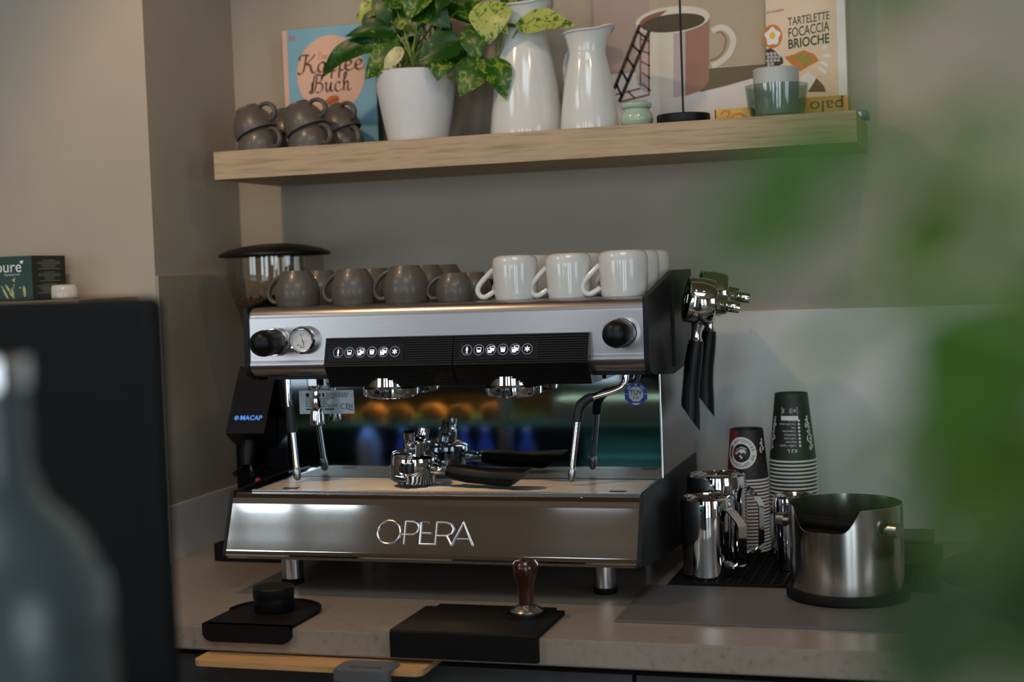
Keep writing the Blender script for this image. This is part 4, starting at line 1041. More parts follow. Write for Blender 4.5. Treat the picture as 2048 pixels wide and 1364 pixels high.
MB().lathe([(0, 0), (0.036, 0), (0.041, 0.004), (0.0445, 0.05), (0.0455, 0.094), (0.043, 0.096), (0, 0.096)], 44, T).build('bowl_body', M['frost'], t)
M['choc'] = mat('packet_orange', (206, 140, 44), 0.45, var=0.05)
M['chocy'] = mat('packet_yellow', (206, 164, 74), 0.45, var=0.1, scale=40)
M['chocb'] = mat('packet_blue', (52, 90, 132), 0.4, var=0.1)
c1 = [(1.1725, 1.8289), (1.2399, 1.795)]
t = thing('chocolate_packet', 'yellow packet with swirls left of the glass bowl', 'packet', (c1[0][0] + 0.03, -0.16, SZ))
MB().box((c1[0][0], -0.17, SZ + 0.0005), (c1[0][0] + 0.075, -0.11, SZ + 0.034), 0.001).build('box', M['chocy'], t)
b = MB(); fn = lambda x, y: Vector((c1[0][0] + x, -0.1703, SZ + y))
b.flat(ribbon([(0.012, 0.022), (0.02, 0.03), (0.03, 0.026), (0.026, 0.016)], 0.002, 0.004) + ribbon([(0.03, 0.004), (0.036, 0.018), (0.052, 0.022), (0.068, 0.010)], 0.003, 0.006), fn)
b.build('swirl_print', M['crust'], t, recalc=False)
b = MB().flat([[(0.0005, 0.001), (0.003, 0.001), (0.003, 0.033), (0.0005, 0.033)]], fn); b.build('edge_band', M['brown'], t, recalc=False)
c2 = [(1.3505, 1.8368), (1.4375, 1.8337), (1.414, 1.8354)]
t = thing('blue_packet', 'flat blue packet lying under the orange one at the shelf end', 'packet', (1.40, -0.12, SZ))
b3 = [(1.182, 1.8049), (1.4751, 1.7993)]
MB().box((1.345, -0.15, SZ + 0.0005), (b3[1][0], -0.065, SZ + 0.0155), 0.003).build('pouch', M['chocb'], t)
MB().flat([[(0.05, 0.004), (0.075, 0.003), (0.07, 0.012), (0.055, 0.013)], [(0.10, 0.003), (0.118, 0.003), (0.118, 0.012), (0.10, 0.012)]], lambda x, y: Vector((1.345 + x, -0.1503, SZ + y))).build('label_print', M['inkwhite'], t, recalc=False)
t = thing('chocolate_packet', 'orange packet with upside-down lettering right of the glass bowl', 'packet', (1.40, -0.12, SZ + 0.0158))
X0_, X1_ = c2[0][0] - 0.03, c2[1][0]
MB().box((X0_, -0.14, SZ + 0.0158), (X1_, -0.075, SZ + 0.0485), 0.001).build('box', M['choc'], t)
b = MB(); fn = lambda x, y: Vector((x, -0.1403, SZ + 0.0158 + y))
b.text('palo', 0.034, lambda x, y: fn((X0_ + X1_) / 2 + 0.016 - x, 0.024 - y), sx=1.2)
b.build('lettering', M['pcoffee'], t, recalc=False)
MB().flat([[(X1_ - 0.020, 0.001), (X1_ - 0.008, 0.001), (X1_ - 0.008, 0.032), (X1_ - 0.020, 0.032)]], fn).build('end_band', M['crust'], t, recalc=False)

# ------------------------------------------------------------------ coffee grinder left of the machine
t = thing('coffee_grinder', 'black coffee grinder with a bean hopper in the corner left of the machine', 'grinder', (0.20, -0.21, 0.90))
MB().prism(rrect(0.095, -0.395, 0.285, -0.05, 0.03), 0.9005, 0.934, 'Z').build('base_plate', M['matte'], t)
MB().prism([(-0.31, 0.9342), (-0.31, 1.13), (-0.295, 1.20), (-0.06, 1.20), (-0.06, 0.9342)], 0.125, 0.285).build('grinder_body', M['gloss'], t)
MB().box((0.135, -0.285, 1.2005), (0.275, -0.07, 1.335), 0.02).build('burr_housing', M['black'], t)
MB().prism([(-0.302, 1.285), (-0.365, 1.172), (-0.350, 1.160), (-0.312, 1.135), (-0.30, 1.2005), (-0.286, 1.2005), (-0.286, 1.31)], 0.131, 0.222).build('display_head', M['black'], t)
def sc(x, v, off=0.0008):   # on the tilted display face, v measured down from its top
    d = Vector((0, -0.063, -0.113)).normalized(); nrm = Vector((0, -0.113, 0.063)).normalized()
    return Vector((x, -0.302, 1.285)) + d * v + nrm * off
b = MB(); V = [sc(0.1345, 0.006), sc(0.2185, 0.006), sc(0.2185, 0.123), sc(0.1345, 0.123)]
b.add(V, [[0, 1, 2, 3]]); b.build('screen', M['screen'], t, recalc=False)
M['bluelit'] = mat('lit_lettering_blue', (90, 150, 230), 0.5, emit=(90, 150, 235), estr=0.55)
b = MB().text('MACAP', 0.0150, lambda x, y: sc(0.1850 + x, 0.099 - y, 0.0012), bold=0.02, sx=1.05)
b.flat(ring_quads(0, 0, 0.0030, 0.0050, 20) + [ellipse(0, 0, 0.0018, 0.0018, 12)], lambda x, y: sc(0.1505 + x, 0.0940 - y, 0.0012))
b.build('display_lettering', M['bluelit'], t, recalc=False)
MB().tube([(0.170, -0.325, 1.148), (0.170, -0.336, 1.125), (0.170, -0.342, 1.10)], [0.020, 0.0185, 0.015], 20).build('chute', M['blackmetal'], t)
MB().tube([(0.152, -0.313, 1.095), (0.152, -0.37, 1.085)], 0.006, 10).tube([(0.192, -0.313, 1.095), (0.192, -0.37, 1.085)], 0.006, 10).build('fork', M['black'], t)
M['redbtn'] = mat('red_button', (214, 44, 34), 0.35)
MB().lathe([(0, 0.009), (0.006, 0.008), (0.0068, 0), (0, 0)], 20, Matrix.Translation((0.178, -0.3105, 1.063)) @ Matrix.Rotation(R90, 4, 'X')).build('button', M['redbtn'], t)
MB().tube([(0.165, -0.3115, 1.078), (0.165, -0.322, 1.096), (0.165, -0.322, 1.104)], 0.003, 8).build('lever', M['chrome'], t)
HX, HY = 0.190, -0.21
M['hopper'] = thin_glass('smoky_clear_hopper', (243, 243, 240), 0.04, 0.06)
T = Matrix.Translation((HX, HY, 0))
MB().lathe([(0.108, 1.548), (0.109, 1.50), (0.104, 1.47), (0.060, 1.345), (0.050, 1.3355), (0.0475, 1.3355), (0.0575, 1.347), (0.1015, 1.471), (0.1065, 1.50), (0.1055, 1.548)], 48, T, close=True).build('hopper', M['hopper'], t)
MB().lathe([(0.1065, 1.5485), (0.122, 1.549), (0.1235, 1.553), (0.122, 1.557), (0.10, 1.566), (0.06, 1.574), (0.03, 1.577), (0.014, 1.577), (0.0, 1.5775), (0, 1.549)], 48, T).build('hopper_lid', M['black'], t)
M['bean'] = mat('roasted_bean', (92, 54, 36), 0.35, var=0.25, scale=60)
b = MB(); random.seed(8)
b.lathe([(0, 1.34), (0.046, 1.34), (0.058, 1.36), (0.088, 1.44), (0.092, 1.452), (0.05, 1.456), (0, 1.452)], 28, T)
for k in range(520):
    z = random.uniform(1.352, 1.462); R_ = 0.058 + (z - 1.352) * 0.355 - 0.0035; a = random.uniform(0, 2 * math.pi)
    if z > 1.45: R_ *= math.sqrt(random.random())
    c_ = (HX + R_ * math.cos(a), HY + R_ * math.sin(a), z)
    b.sphere((0, 0, 0), 0.0048, Matrix.Translation(c_) @ Matrix.Rotation(random.uniform(0, 3), 4, Vector((random.random(), random.random(), 0.3)).normalized()), sc=(1, 0.7, 0.5), u=7, v=5)
bo = b.build('coffee_beans', M['bean'], t); bo['kind'] = 'stuff'

# ------------------------------------------------------------------ things on the counter, right of the machine
M['matgrey'] = mat('stone_grey_mat', (90, 86, 84), 0.55, var=0.05, scale=12)
tag(MB().box((1.076, -0.792, 0.9003), (1.90, -0.515, 0.9042), 0.0006).build('grey_mat', M['matgrey']), 'thin grey mat on the countertop in front of the steel pitchers', 'mat')
t = thing('drip_mat', 'black gridded rubber drip mat right of the machine under the pitchers', 'mat', (1.30, -0.29, 0.90))
MB().box((1.112, -0.512, 0.9003), (1.60, -0.07, 0.9055), 0.001).build('mat_base', M['matte'], t)
b = MB()
for k in range(24):
    x = 1.118 + 0.0205 * k; b.box((x, -0.505, 0.9056), (x + 0.004, -0.077, 0.9095))
for k in range(21):
    y = -0.507 + 0.0205 * k; b.box((1.118, y, 0.9056), (1.594, y + 0.004, 0.9088))
b.build('ribs', M['matte'], t)
DZ = 0.9097
def pitcher(label, cx, cy, r, h, hdir, m, grp):
    """A milk pitcher standing upside down: recessed base on top, handle running down one side."""
    t = thing('milk_pitcher', label, 'pitcher', (cx, cy, DZ), grp)
    T = Matrix.Translation((cx, cy, DZ))
    def rf(rr, z, a):
        d = (a - hdir - math.pi + math.pi) % (2 * math.pi) - math.pi
        s = math.exp(-(d / 0.3) ** 2) * max(0, 1 - z / 0.03) if z < 0.03 else 0
        return rr * (1 + 0.2 * s), z
    MB().lathe([(r * 0.94, 0.0), (r * 0.955, 0.001), (r * 0.93, 0.03), (r * 0.97, 0.06), (r, h * 0.75), (r, h - 0.014), (r * 0.965, h - 0.004), (r * 0.88, h - 0.0005), (r * 0.80, h - 0.001), (r * 0.775, h - 0.0035), (r * 0.62, h - 0.0042), (r * 0.60, h - 0.0058), (0, h - 0.0062),
                (0, h - 0.008), (r * 0.9, h - 0.01), (r * 0.975, h - 0.02), (r * 0.95, 0.06), (r * 0.91, 0.03), (r * 0.925, 0.0005)], 56, T, rfun=rf, close=True).build('pitcher_body', m, t)
    ca, sa = math.cos(hdir), math.sin(hdir); b = MB(); wv = 0.0115; th = 0.0018
    P = [(r * 0.985, h * 0.86), (r + 0.010, h * 0.83), (r + 0.030, h * 0.71), (r + 0.0345, h * 0.66), (r + 0.034, h * 0.42), (r + 0.0325, h * 0.20)]
    vs = []; fs = []
    for i, (q, z) in enumerate(P):
        for s_, o_ in ((-1, 0), (1, 0), (1, 1), (-1, 1)):
            rr = q + o_ * th; vs.append(Vector((cx + rr * ca - s_ * wv * sa, cy + rr * sa + s_ * wv * ca, DZ + z + (o_ * th if i < 3 else 0))))
    for i in range(len(P) - 1):
        for k in range(4):
            k2 = (k + 1) % 4; fs.append([i * 4 + k, i * 4 + k2, (i + 1) * 4 + k2, (i + 1) * 4 + k])
    fs += [[3, 2, 1, 0], [len(P) * 4 - 4 + k for k in range(4)]]
    b.add(vs, fs); b.build('handle', m, t, sharp=25)
    b = MB(); b.tube([(cx + r * 0.96 * ca, cy + r * 0.96 * sa, DZ + h * 0.17), (cx + (r + 0.016) * ca, cy + (r + 0.016) * sa, DZ + h * 0.13), (cx + (r + 0.0315) * ca, cy + (r + 0.0315) * sa, DZ + h * 0.20)], 0.0065, 10, smooth=3, squash=1.8)
    b.build('lower_bracket', m, t)
    return t
PG = 'steel milk pitchers upside down on the drip mat'
pitcher('front small polished steel milk pitcher standing upside down nearest the machine', 1.1775, -0.437, 0.0500, 0.150, -0.55, M['chrome'], PG)
pitcher('large polished steel milk pitcher standing upside down behind the small one', 1.178, -0.315, 0.0585, 0.176, -0.30, M['chrome'], PG)
pitcher('dark-reflecting steel milk pitcher half hidden behind the knock box', 1.334, -0.36, 0.0420, 0.142, 2.2, M['chrome'], PG)

# ---- stacks of paper cups, upside down
M['cupred'] = mat('paper_cup_red', (118, 40, 34), 0.5, var=0.04)
M['cupblack'] = mat('paper_cup_black', (34, 32, 31), 0.5, var=0.08)
M['cuprim'] = mat('paper_cup_white', (222, 218, 210), 0.6, var=0.03)
def paper_cup(name, r0, r1, h, mats, label, group):
    """Upside down: wide rolled rim at z = 0, narrow recessed base on top."""
    t = thing(name, label, 'paper cup', (0, 0, 0), group)
    MB().lathe([(r1 - 0.0005, 0.004), (r0, h - 0.0005), (r0 - 0.0012, h), (r0 - 0.0022, h - 0.001), (r0 - 0.0022, h - 0.007), (0, h - 0.0075), (0, h - 0.009), (r0 - 0.003, h - 0.009), (r1 - 0.002, 0.004)], 48, close=True).build('sleeve', mats[0], t, world=False)
    b = MB().lathe([(r1 + 0.0016 * math.cos(a), 0.0022 + 0.0020 * math.sin(a)) for a in [2 * math.pi * k / 10 for k in range(10)]], 48, close=True)
    b.build('rolled_rim', M['cuprim'], t, world=False)
    return t
def stack(cx, cy, n, pitch, zbase, first, where, grp):
    for k in range(n):
        if k == 0: continue
        dup(first, (cx, cy, zbase + pitch * (n - 1 - k)), label='%s paper cup from the top of the %s' % (NTH[k], where), group=grp, rotz=0.7 * k)
C1 = (1.2209, -0.185, 1.0111)
C2 = (1.3109, -0.165, 1.0089)
# shorter stack: dark red and black sleeves with a round emblem
r0a, r1a, ha = 0.0335, 0.0420, 0.104
n1, p1 = 22, 0.0069
z1 = DZ + p1 * (n1 - 1)
f1 = paper_cup('paper_cup', r0a, r1a, ha, [M['cupblack']], 'top cup of the shorter red and black paper cup stack, round white emblem', 'paper cups of the shorter stack')
f1.location = (C1[0], C1[1], z1)
def cone(r0, r1, h, off=0.0004):
    def fn(a, z):  # a: arc metres from the side facing the room, z: height
        r = r1 + (r0 - r1) * (z / h) + off
        th = -R90 + a / ((r0 + r1) / 2)
        return Vector((r * math.cos(th), r * math.sin(th), z))
    return fn
cf = cone(r0a, r1a, ha)
# the red panel on the left half of the sleeve, as narrow strips so it follows the cone
b = MB()
for k in range(12):
    a0 = -0.062 + 0.0040 * k
    b.flat([[(a0, 0.0045), (a0 + 0.004, 0.0045), (a0 + 0.004, ha - 0.001), (a0, ha - 0.001)]], cone(r0a, r1a, ha, 0.0002))
b.build('red_panel', M['cupred'], f1, world=False, recalc=False)
def wrapflat(polys, fn, b, mi=0): b.flat(polys, fn, mi)
ec = (-0.007, 0.058)
b = MB()
wrapflat(ring_quads(ec[0], ec[1], 0.0188, 0.0322, 48), cone(r0a, r1a, ha, 0.0006), b)
b.build('emblem_ring', M['cuprim'], f1, world=False, recalc=False)
b = MB()
b.flat(ring_quads(ec[0], ec[1], 0.0001, 0.0187, 40), cone(r0a, r1a, ha, 0.0006))
b.flat(ring_quads(ec[0], ec[1], 0.0322, 0.0338, 48), cone(r0a, r1a, ha, 0.0005))
txt = 'COFFEE TO GO*COFFEE TO GO*'
for k, ch in enumerate(txt):
    if ch == ' ': continue
    an = R90 + math.pi - 2 * math.pi * (k + 0.5) / len(txt)
    def cfn(x, y, an=an):
        u, v = x, 0.0228 + y
        X = v * math.cos(an) + u * math.sin(an); Y_ = v * math.sin(an) - u * math.cos(an)
        return cone(r0a, r1a, ha, 0.0009)(ec[0] + X, ec[1] + Y_)
    b.text(ch, 0.0078, cfn, bold=0.015)
b.build('emblem_black', M['ink'], f1, world=False, recalc=False)
b = MB()
cup_ = lambda q: [(ec[0] - x, ec[1] - y) for x, y in q]
for q in (ribbon(cup_([(-0.009, 0.001), (-0.006, -0.006), (0.002, -0.007), (0.007, -0.002), (0.008, 0.002)]), 0.001, 0.0026), ribbon(cup_([(-0.011, -0.008), (0, -0.0115), (0.011, -0.006)]), 0.0008, 0.0022), ribbon(cup_([(0.008, 0.001), (0.012, 0.001), (0.010, -0.004)]), 0.0008, 0.0014), ribbon(cup_([(-0.001, 0.003), (0.003, 0.006), (-0.002, 0.009), (0.002, 0.0125)]), 0.001, 0.003)):
    b.flat(q, cone(r0a, r1a, ha, 0.0009))
b.flat([ellipse(ec[0] + 0.001, ec[1] + 0.003, 0.0055, 0.003, 18)], cone(r0a, r1a, ha, 0.0009))
b.build('emblem_cup', M['cuprim'], f1, world=False, recalc=False)
b = MB(); random.seed(9)
for k in range(9):
    a, z = random.uniform(0.008, 0.045), random.uniform(0.006, 0.095)
    if (a - ec[0]) ** 2 + (z - ec[1]) ** 2 < 0.034 ** 2: continue
    b.flat([ellipse(a, z, 0.0028, 0.002, 10, rot=0.6)], cf)
b.build('bean_pattern', M['cupred'], f1, world=False, recalc=False)
def ornament(b, a, z, s, fn):
    for q in ([(0, 0), (0.3, 0.5), (0.0, 0.9), (-0.35, 0.6), (-0.1, 0.35)], [(0, 0), (0.5, -0.2), (0.6, -0.7), (0.2, -0.8), (0.15, -0.5)], [(0, 0), (-0.4, -0.3), (-0.5, -0.9), (-0.1, -1.3)], [(0.1, 0.9), (0.35, 1.2), (0.15, 1.5), (-0.1, 1.25)]):
        b.flat(ribbon([(a + x * s, z + y * s) for x, y in q], 0.0008, 0.0034, 0.4), fn)
b = MB(); ornament(b, 0.040, 0.070, 0.010, cf); b.build('ornament', M['cuprim'], f1, world=False, recalc=False)
b1 = paper_cup('paper_cup', r0a, r1a, ha, [M['cupred']], 'x', 'paper cups of the shorter stack')
b2 = paper_cup('paper_cup', r0a, r1a, ha, [M['cupblack']], 'x', 'paper cups of the shorter stack')
for k in range(1, n1):
    lab = '%s paper cup from the top of the shorter red and black stack' % NTH[k]
    z = DZ + p1 * (n1 - 1 - k)
    src = (b1, b2)[k % 2]
    if k <= 2: src.location = (C1[0], C1[1], z); src['label'] = lab
    else: dup(src, (C1[0], C1[1], z), 0.0, lab)
# taller stack: black sleeves, ticks list and ornaments
r0b, r1b, hb = 0.0330, 0.0475, 0.138
n2, p2 = 24, 0.0079
z2 = DZ + p2 * (n2 - 1)
f2 = paper_cup('paper_cup', r0b, r1b, hb, [M['cupblack']], 'top cup of the taller black paper cup stack, printed with a drinks list', 'paper cups of the taller stack')
f2.location = (C2[0], C2[1], z2)
fb = cone(r0b, r1b, hb, 0.0005)
b = MB()
def rows(a0, a1, z0, z1, n=6): return [[(a0 + (a1 - a0) * k / n, z0), (a0 + (a1 - a0) * (k + 1) / n, z0), (a0 + (a1 - a0) * (k + 1) / n, z1), (a0 + (a1 - a0) * k / n, z1)] for k in range(n)]
b.flat(rows(-0.019, 0.018, 0.085, 0.094), fb)
b.flat([line_quad(-0.018, 0.098, 0.017, 0.098, 0.0007), line_quad(-0.018, 0.111, 0.017, 0.111, 0.0007), line_quad(-0.018, 0.098, -0.018, 0.111, 0.0007), line_quad(0.017, 0.098, 0.017, 0.111, 0.0007), line_quad(0.005, 0.098, 0.005, 0.111, 0.0007)] + [line_quad(-0.016, 0.1005 + 0.0024 * k, 0.003, 0.1005 + 0.0024 * k, 0.0011) for k in range(4)] + ring_quads(0.011, 0.1045, 0.002, 0.003, 12), fb)
for k, s_ in enumerate(('Coffee regular', 'Espresso', 'Caf\u00e9 Latte', 'Macchiato', 'Cappuccino', 'Tea', 'Hot Chocolate', 'Decaf')):
    z = 0.031 + 0.0072 * k
    b.flat([[(0.0185, z), (0.0215, z + 0.003), (0.0185, z + 0.006), (0.0155, z + 0.003)]], fb)
    b.text(s_, 0.0056, lambda x, y, z=z: fb(0.012 - x, z + 0.005 - y), align='LEFT')
b.text('0,3 L', 0.0090, lambda x, y: fb(0.004 - x, 0.027 - y), bold=0.015)
b.build('print', M['cuprim'], f2, world=False, recalc=False)
b = MB()
for s_ in (-1, 1):
    ornament(b, s_ * 0.041, 0.055, 0.011, fb); ornament(b, s_ * 0.038, 0.080, 0.008, fb); ornament(b, s_ * 0.044, 0.034, 0.008, fb)
b.build('ornament', M['cuprim'], f2, world=False, recalc=False)
b3 = paper_cup('paper_cup', r0b, r1b, hb, [M['cupblack']], 'x', 'paper cups of the taller stack')
for k in range(1, n2):
    lab = '%s paper cup from the top of the taller black stack' % NTH[k]
    z = DZ + p2 * (n2 - 1 - k)
    if k == 1: b3.location = (C2[0], C2[1], z); b3['label'] = lab
    else: dup(b3, (C2[0], C2[1], z), 0.0, lab)

# ---- knock box
KX, KY = 1.444, -0.555
t = thing('knock_box', 'brushed steel knock box with a notched rim on the grey mat', 'knock box', (KX, KY, 0.9042))
KZ = 0.9044
T = Matrix.Translation((KX, KY, KZ))
def krf(r, z, a):
    d = (a - math.radians(-90 - 21) + math.pi) % (2 * math.pi) - math.pi
    w_ = math.radians(40)
    if z > 0.10 and abs(d) < w_:
        k = min(1.0, (w_ - abs(d)) / math.radians(20)); k = math.sin(k * R90)
        z = z - 0.040 * k * (z - 0.10) / 0.066
    return r, z
KR = 0.0985
outer = [(KR, z) for z in (0.018, 0.05, 0.09, 0.10, 0.13, 0.150, 0.1655)]
inner = [(KR - 0.0016, z) for z in (0.1655, 0.150, 0.13, 0.10, 0.09, 0.05, 0.024)]
MB().lathe([(0, 0.0185), (KR - 0.001, 0.0180)] + outer + inner + [(0, 0.0235)], 96, T, rfun=krf).build('box_body', M['knock'], t, sharp=50)
MB().lathe([(0, 0.0), (0.103, 0.0), (0.1065, 0.003), (0.1065, 0.013), (0.1035, 0.0178), (0, 0.0178)], 64, T).build('rubber_base', M['matte'], t)
ce = Vector((KX, KY, KZ + 0.130))
def kdir(deg): a = math.radians(-90 + deg); return Vector((math.cos(a), math.sin(a), 0))
e0, e1 = ce + kdir(-97) * KR, ce + kdir(46) * KR
dv = (e1 - e0).normalized()
kb = MB().tube([e0 + dv * 0.002, e1 - dv * 0.002], 0.011, 20).build('knock_bar', M['matte'], t)
for s_ in (-1, 1):
    p0 = (e1 if s_ > 0 else e0) + dv * s_ * 0.0008
    MB().tube([p0, p0 + dv * s_ * 0.008], 0.006, 16).tube([p0 + dv * s_ * 0.0082, p0 + dv * s_ * 0.024], [0.0125, 0.0125], 24).build('bar_knob', M['steel2'], t)

# ---- dark boxes and containers further right
M['darkwood'] = mat('dark_box_brown', (44, 38, 30), 0.5, var=0.2)
t = thing('dark_caddy', 'dark brown box standing behind the knock box on the right', 'box', (1.60, -0.28, 0.90))
MB().box((1.515, -0.31, 0.9099), (1.585, -0.20, 0.952), 0.002).build('caddy_body', M['darkwood'], t)
MB().box((1.513, -0.312, 0.9522), (1.587, -0.198, 0.960), 0.002).build('lid', M['darkwood'], t)
t = thing('storage_jar', 'wide clear storage jar with a dark lid at the right, behind the foreground leaves', 'jar', (1.72, -0.50, 0.90))
M['jarglass'] = mat('jar_clear', (206, 212, 204), 0.1, trans=0.7, var=0.03)
T = Matrix.Translation((1.735, -0.655, 0.9045))
MB().lathe([(0, 0), (0.128, 0), (0.131, 0.004), (0.131, 0.060), (0.128, 0.060), (0.128, 0.006), (0, 0.005)], 44, T).build('jar_body', M['jarglass'], t)
MB().lathe([(0, 0.0602), (0.132, 0.0602), (0.134, 0.064), (0.134, 0.079), (0.122, 0.085), (0, 0.086)], 44, T).build('lid', M['darkwood'], t)
M['teal'] = mat('packet_teal', (60, 118, 130), 0.4, var=0.15, scale=20)
t = thing('coffee_bag', 'teal printed bag standing at the far right edge against the white panel', 'bag', (1.80, -0.13, 0.90))
MB().box((1.705, -0.19, 0.9003), (1.86, -0.12, 1.040), 0.012).build('bag_body', M['teal'], t)
b = MB().flat([line_quad(0.03, 0.115, 0.12, 0.115, 0.010), line_quad(0.03, 0.07, 0.09, 0.07, 0.006)], lambda x, y: Vector((1.705 + x, -0.1904, 0.9 + y))); b.build('label_print', M['red'], t, recalc=False)

# ---- tamping mats, distributor and tamper at the counter edge
t = thing('tamping_mat', 'large black rubber corner mat hanging over the counter edge under the tamper', 'mat', (0.845, -0.82, 0.90))
bm_ = [(-0.735, 0.9003), (-0.735, 0.908), (-0.928, 0.908), (-0.931, 0.905), (-0.931, 0.862), (-0.9175, 0.862), (-0.9175, 0.9003)]
o = MB().prism(bm_, 0.724, 0.980)
bmesh.ops.bevel(o.bm, geom=[e for e in o.bm.edges if abs((e.verts[0].co - e.verts[1].co).z) > 0.006 and all(v.co.y > -0.74 for v in e.verts)], offset=0.02, segments=4, affect='EDGES')
o.build('mat_body', M['matte'], t)
MB().lathe([(0.036, 0.0), (0.036, 0.0016), (0.0385, 0.0016), (0.0385, 0.0)], 40, Matrix.Translation((0.924, -0.797, 0.9081)), close=True).build('rest_ring', M['matte'], t)
t = thing('tamper', 'steel coffee tamper with a dark red-brown wooden handle on the large black mat', 'tamper', (0.924, -0.797, 0.9082))
M['rosewood'] = mat('rosewood_handle', (54, 26, 18), 0.22, scale=20, stretch=(10, 10, 1), var=0.25, coat=0.5)
T = Matrix.Translation((0.924, -0.797, 0.9084))
MB().lathe([(0, 0), (0.029, 0), (0.0293, 0.0005), (0.0293, 0.0085), (0.0288, 0.0092), (0.016, 0.017), (0.0125, 0.019), (0, 0.019)], 48, T).build('tamper_base', M['steel2'], t)
MB().lathe([(0, 0.0191), (0.0125, 0.0191), (0.0128, 0.03), (0.0132, 0.044), (0.0155, 0.058), (0.0205, 0.070), (0.0225, 0.080), (0.0215, 0.089), (0.0165, 0.0955), (0.008, 0.0975), (0, 0.098)], 40, T).build('handle', M['rosewood'], t)
t = thing('tamping_mat', 'small black rounded mat hanging over the counter edge under the distributor', 'mat', (0.44, -0.83, 0.90))
pts = [(0.373, -0.929), (0.373, -0.825)] + [(0.4565 + 0.0835 * math.cos(math.radians(180 - 15 * k)), -0.820 + 0.0835 * math.sin(math.radians(180 - 15 * k))) for k in range(13)] + [(0.540, -0.825), (0.540, -0.929)]
MB().prism(pts, 0.9003, 0.9058, 'Z').build('mat_body', M['matte'], t)
rim_ = [(x, y, 0.907) for x, y in pts[1:-1]]
MB().tube(rim_, 0.0026, 8).build('raised_edge', M['matte'], t)
o = MB().prism([(0.373, 0.9058), (0.373, 0.886), (0.379, 0.878), (0.387, 0.8745), (0.454, 0.8745), (0.4545, 0.8765), (0.458, 0.8765), (0.4585, 0.8745), (0.526, 0.8745), (0.534, 0.878), (0.540, 0.886), (0.540, 0.9058)], -0.9295, -0.9176, 'Y')
o.build('front_flap', M['matte'], t)
t = thing('coffee_distributor', 'round black coffee distributor puck on the small black mat', 'distributor', (0.458, -0.82, 0.906))
T = Matrix.Translation((0.458, -0.82, 0.9062))
MB().lathe([(0, 0), (0.0355, 0), (0.036, 0.001), (0.036, 0.024), (0.0352, 0.0245), (0.0352, 0.026), (0, 0.026)], 44, T).build('lower_body', M['black'], t)
MB().lathe([(0, 0.0262), (0.0365, 0.0262), (0.037, 0.027), (0.037, 0.042), (0.0355, 0.044), (0.033, 0.0442), (0, 0.0442)], 44, T).build('top_cap', M['blackmetal'], t)

# ------------------------------------------------------------------ the service counter the camera looks over (it shows in the mirror plate)
BT = 1.16
M['bartop'] = mat('bar_top_dark', (60, 52, 46), 0.35, var=0.15, scale=6)
M['tealglass'] = mat('display_glass_teal', (110, 186, 174), 0.08, trans=0.55, var=0.02)
M['barwhite'] = mat('bar_back_grey', (120, 126, 128), 0.4)
t = thing('service_counter', 'service counter with a glass display shelf that the camera looks over', 'counter', (0.0, -2.6, 0.0))
MB().prism([(-1.6, -3.10), (1.36, -3.10), (1.36, -2.42), (0.92, -2.42), (0.92, -1.98), (-1.6, -1.98)], BT - 0.03, BT, 'Z').build('counter_top', M['bartop'], t)
MB().box((-1.6, -3.08, 0.0), (1.36, -2.4502, 0.86)).build('lower_body', M['cabinet'], t)
MB().box((-1.6, -2.45, 0.0), (0.92, -1.99, 0.86)).build('back_body', M['barwhite'], t)
MB().box((-1.6, -2.60, 0.8602), (0.42, -2.56, BT - 0.0302)).build('front_panel', M['cabinet'], t)
MB().box((0.4202, -2.60, 0.8602), (0.98, -2.56, BT - 0.0302)).build('front_glass', M['tealglass'], t)
MB().box((0.9802, -2.60, 0.8602), (1.36, -2.56, BT - 0.0302)).build('front_panel', M['cabinet'], t)
for k in range(6):  # panels added to give bright streaks in the knock box reflection
    MB().box((-1.55 + 0.39 * k, -1.989, 0.10), (-1.24 + 0.39 * k, -1.975, 0.84), 0.003).build('streak_panel', M['panel'] if k % 2 else M['steel2'], t)
MB().box((-1.6, -2.55, 1.030), (0.915, -1.985, 1.042), 0.001).build('glass_shelf', M['tealglass'], t)
M['tealedge'] = mat('glass_edge_teal', (130, 206, 190), 0.3)
MB().box((-1.6, -1.9848, 1.029), (0.915, -1.982, 1.043)).build('glass_edge', M['tealedge'], t)
for x in (-1.55, -0.62, 0.30, 0.88):
    MB().box((x, -2.03, 0.8602), (x + 0.035, -1.995, BT - 0.0302)).build('post', M['steel2'], t)
M['led'] = mat('warm_led_strip', (255, 190, 110), 0.5, emit=(255, 180, 90), estr=34.0)
MB().box((-0.30, -2.20, BT - 0.036), (0.28, -2.17, BT - 0.0305)).build('light_strip', M['led'], t)
M['fillw'] = mat('white_fill_strip', (235, 255, 235), 0.5, emit=(225, 255, 225), estr=16.0)  # glowing strip added to brighten the white box
MB().box((0.42, -2.10, BT - 0.036), (0.87, -2.085, BT - 0.0305)).build('light_strip', M['fillw'], t)
M['fillb'] = mat('blue_fill_strip', (150, 180, 255), 0.5, emit=(120, 160, 255), estr=6.0)  # glowing strip added to brighten the bottles below the shelf
MB().box((-0.25, -2.05, 1.0240), (0.55, -2.04, 1.0285)).build('light_strip', M['fillb'], t)
for k, (x0, x1, mk) in enumerate(((0.98, 1.10, 'panel'), (1.12, 1.24, 'cabinet'), (1.26, 1.34, 'panel'))):  # more light and dark strips added for the knock box reflection
    MB().box((x0, -2.449, 0.06), (x1, -2.435, 0.84), 0.003).build('streak_panel', M[mk], t)
M['bread'] = mat('baked_crust', (214, 158, 84), 0.6, var=0.3, scale=30)
M['bottleblue'] = mat('bottle_blue_glass', (110, 140, 220), 0.1, trans=0.4)
M['bottlewhite'] = mat('bottle_milk_white', (226, 226, 224), 0.35)
bun = None
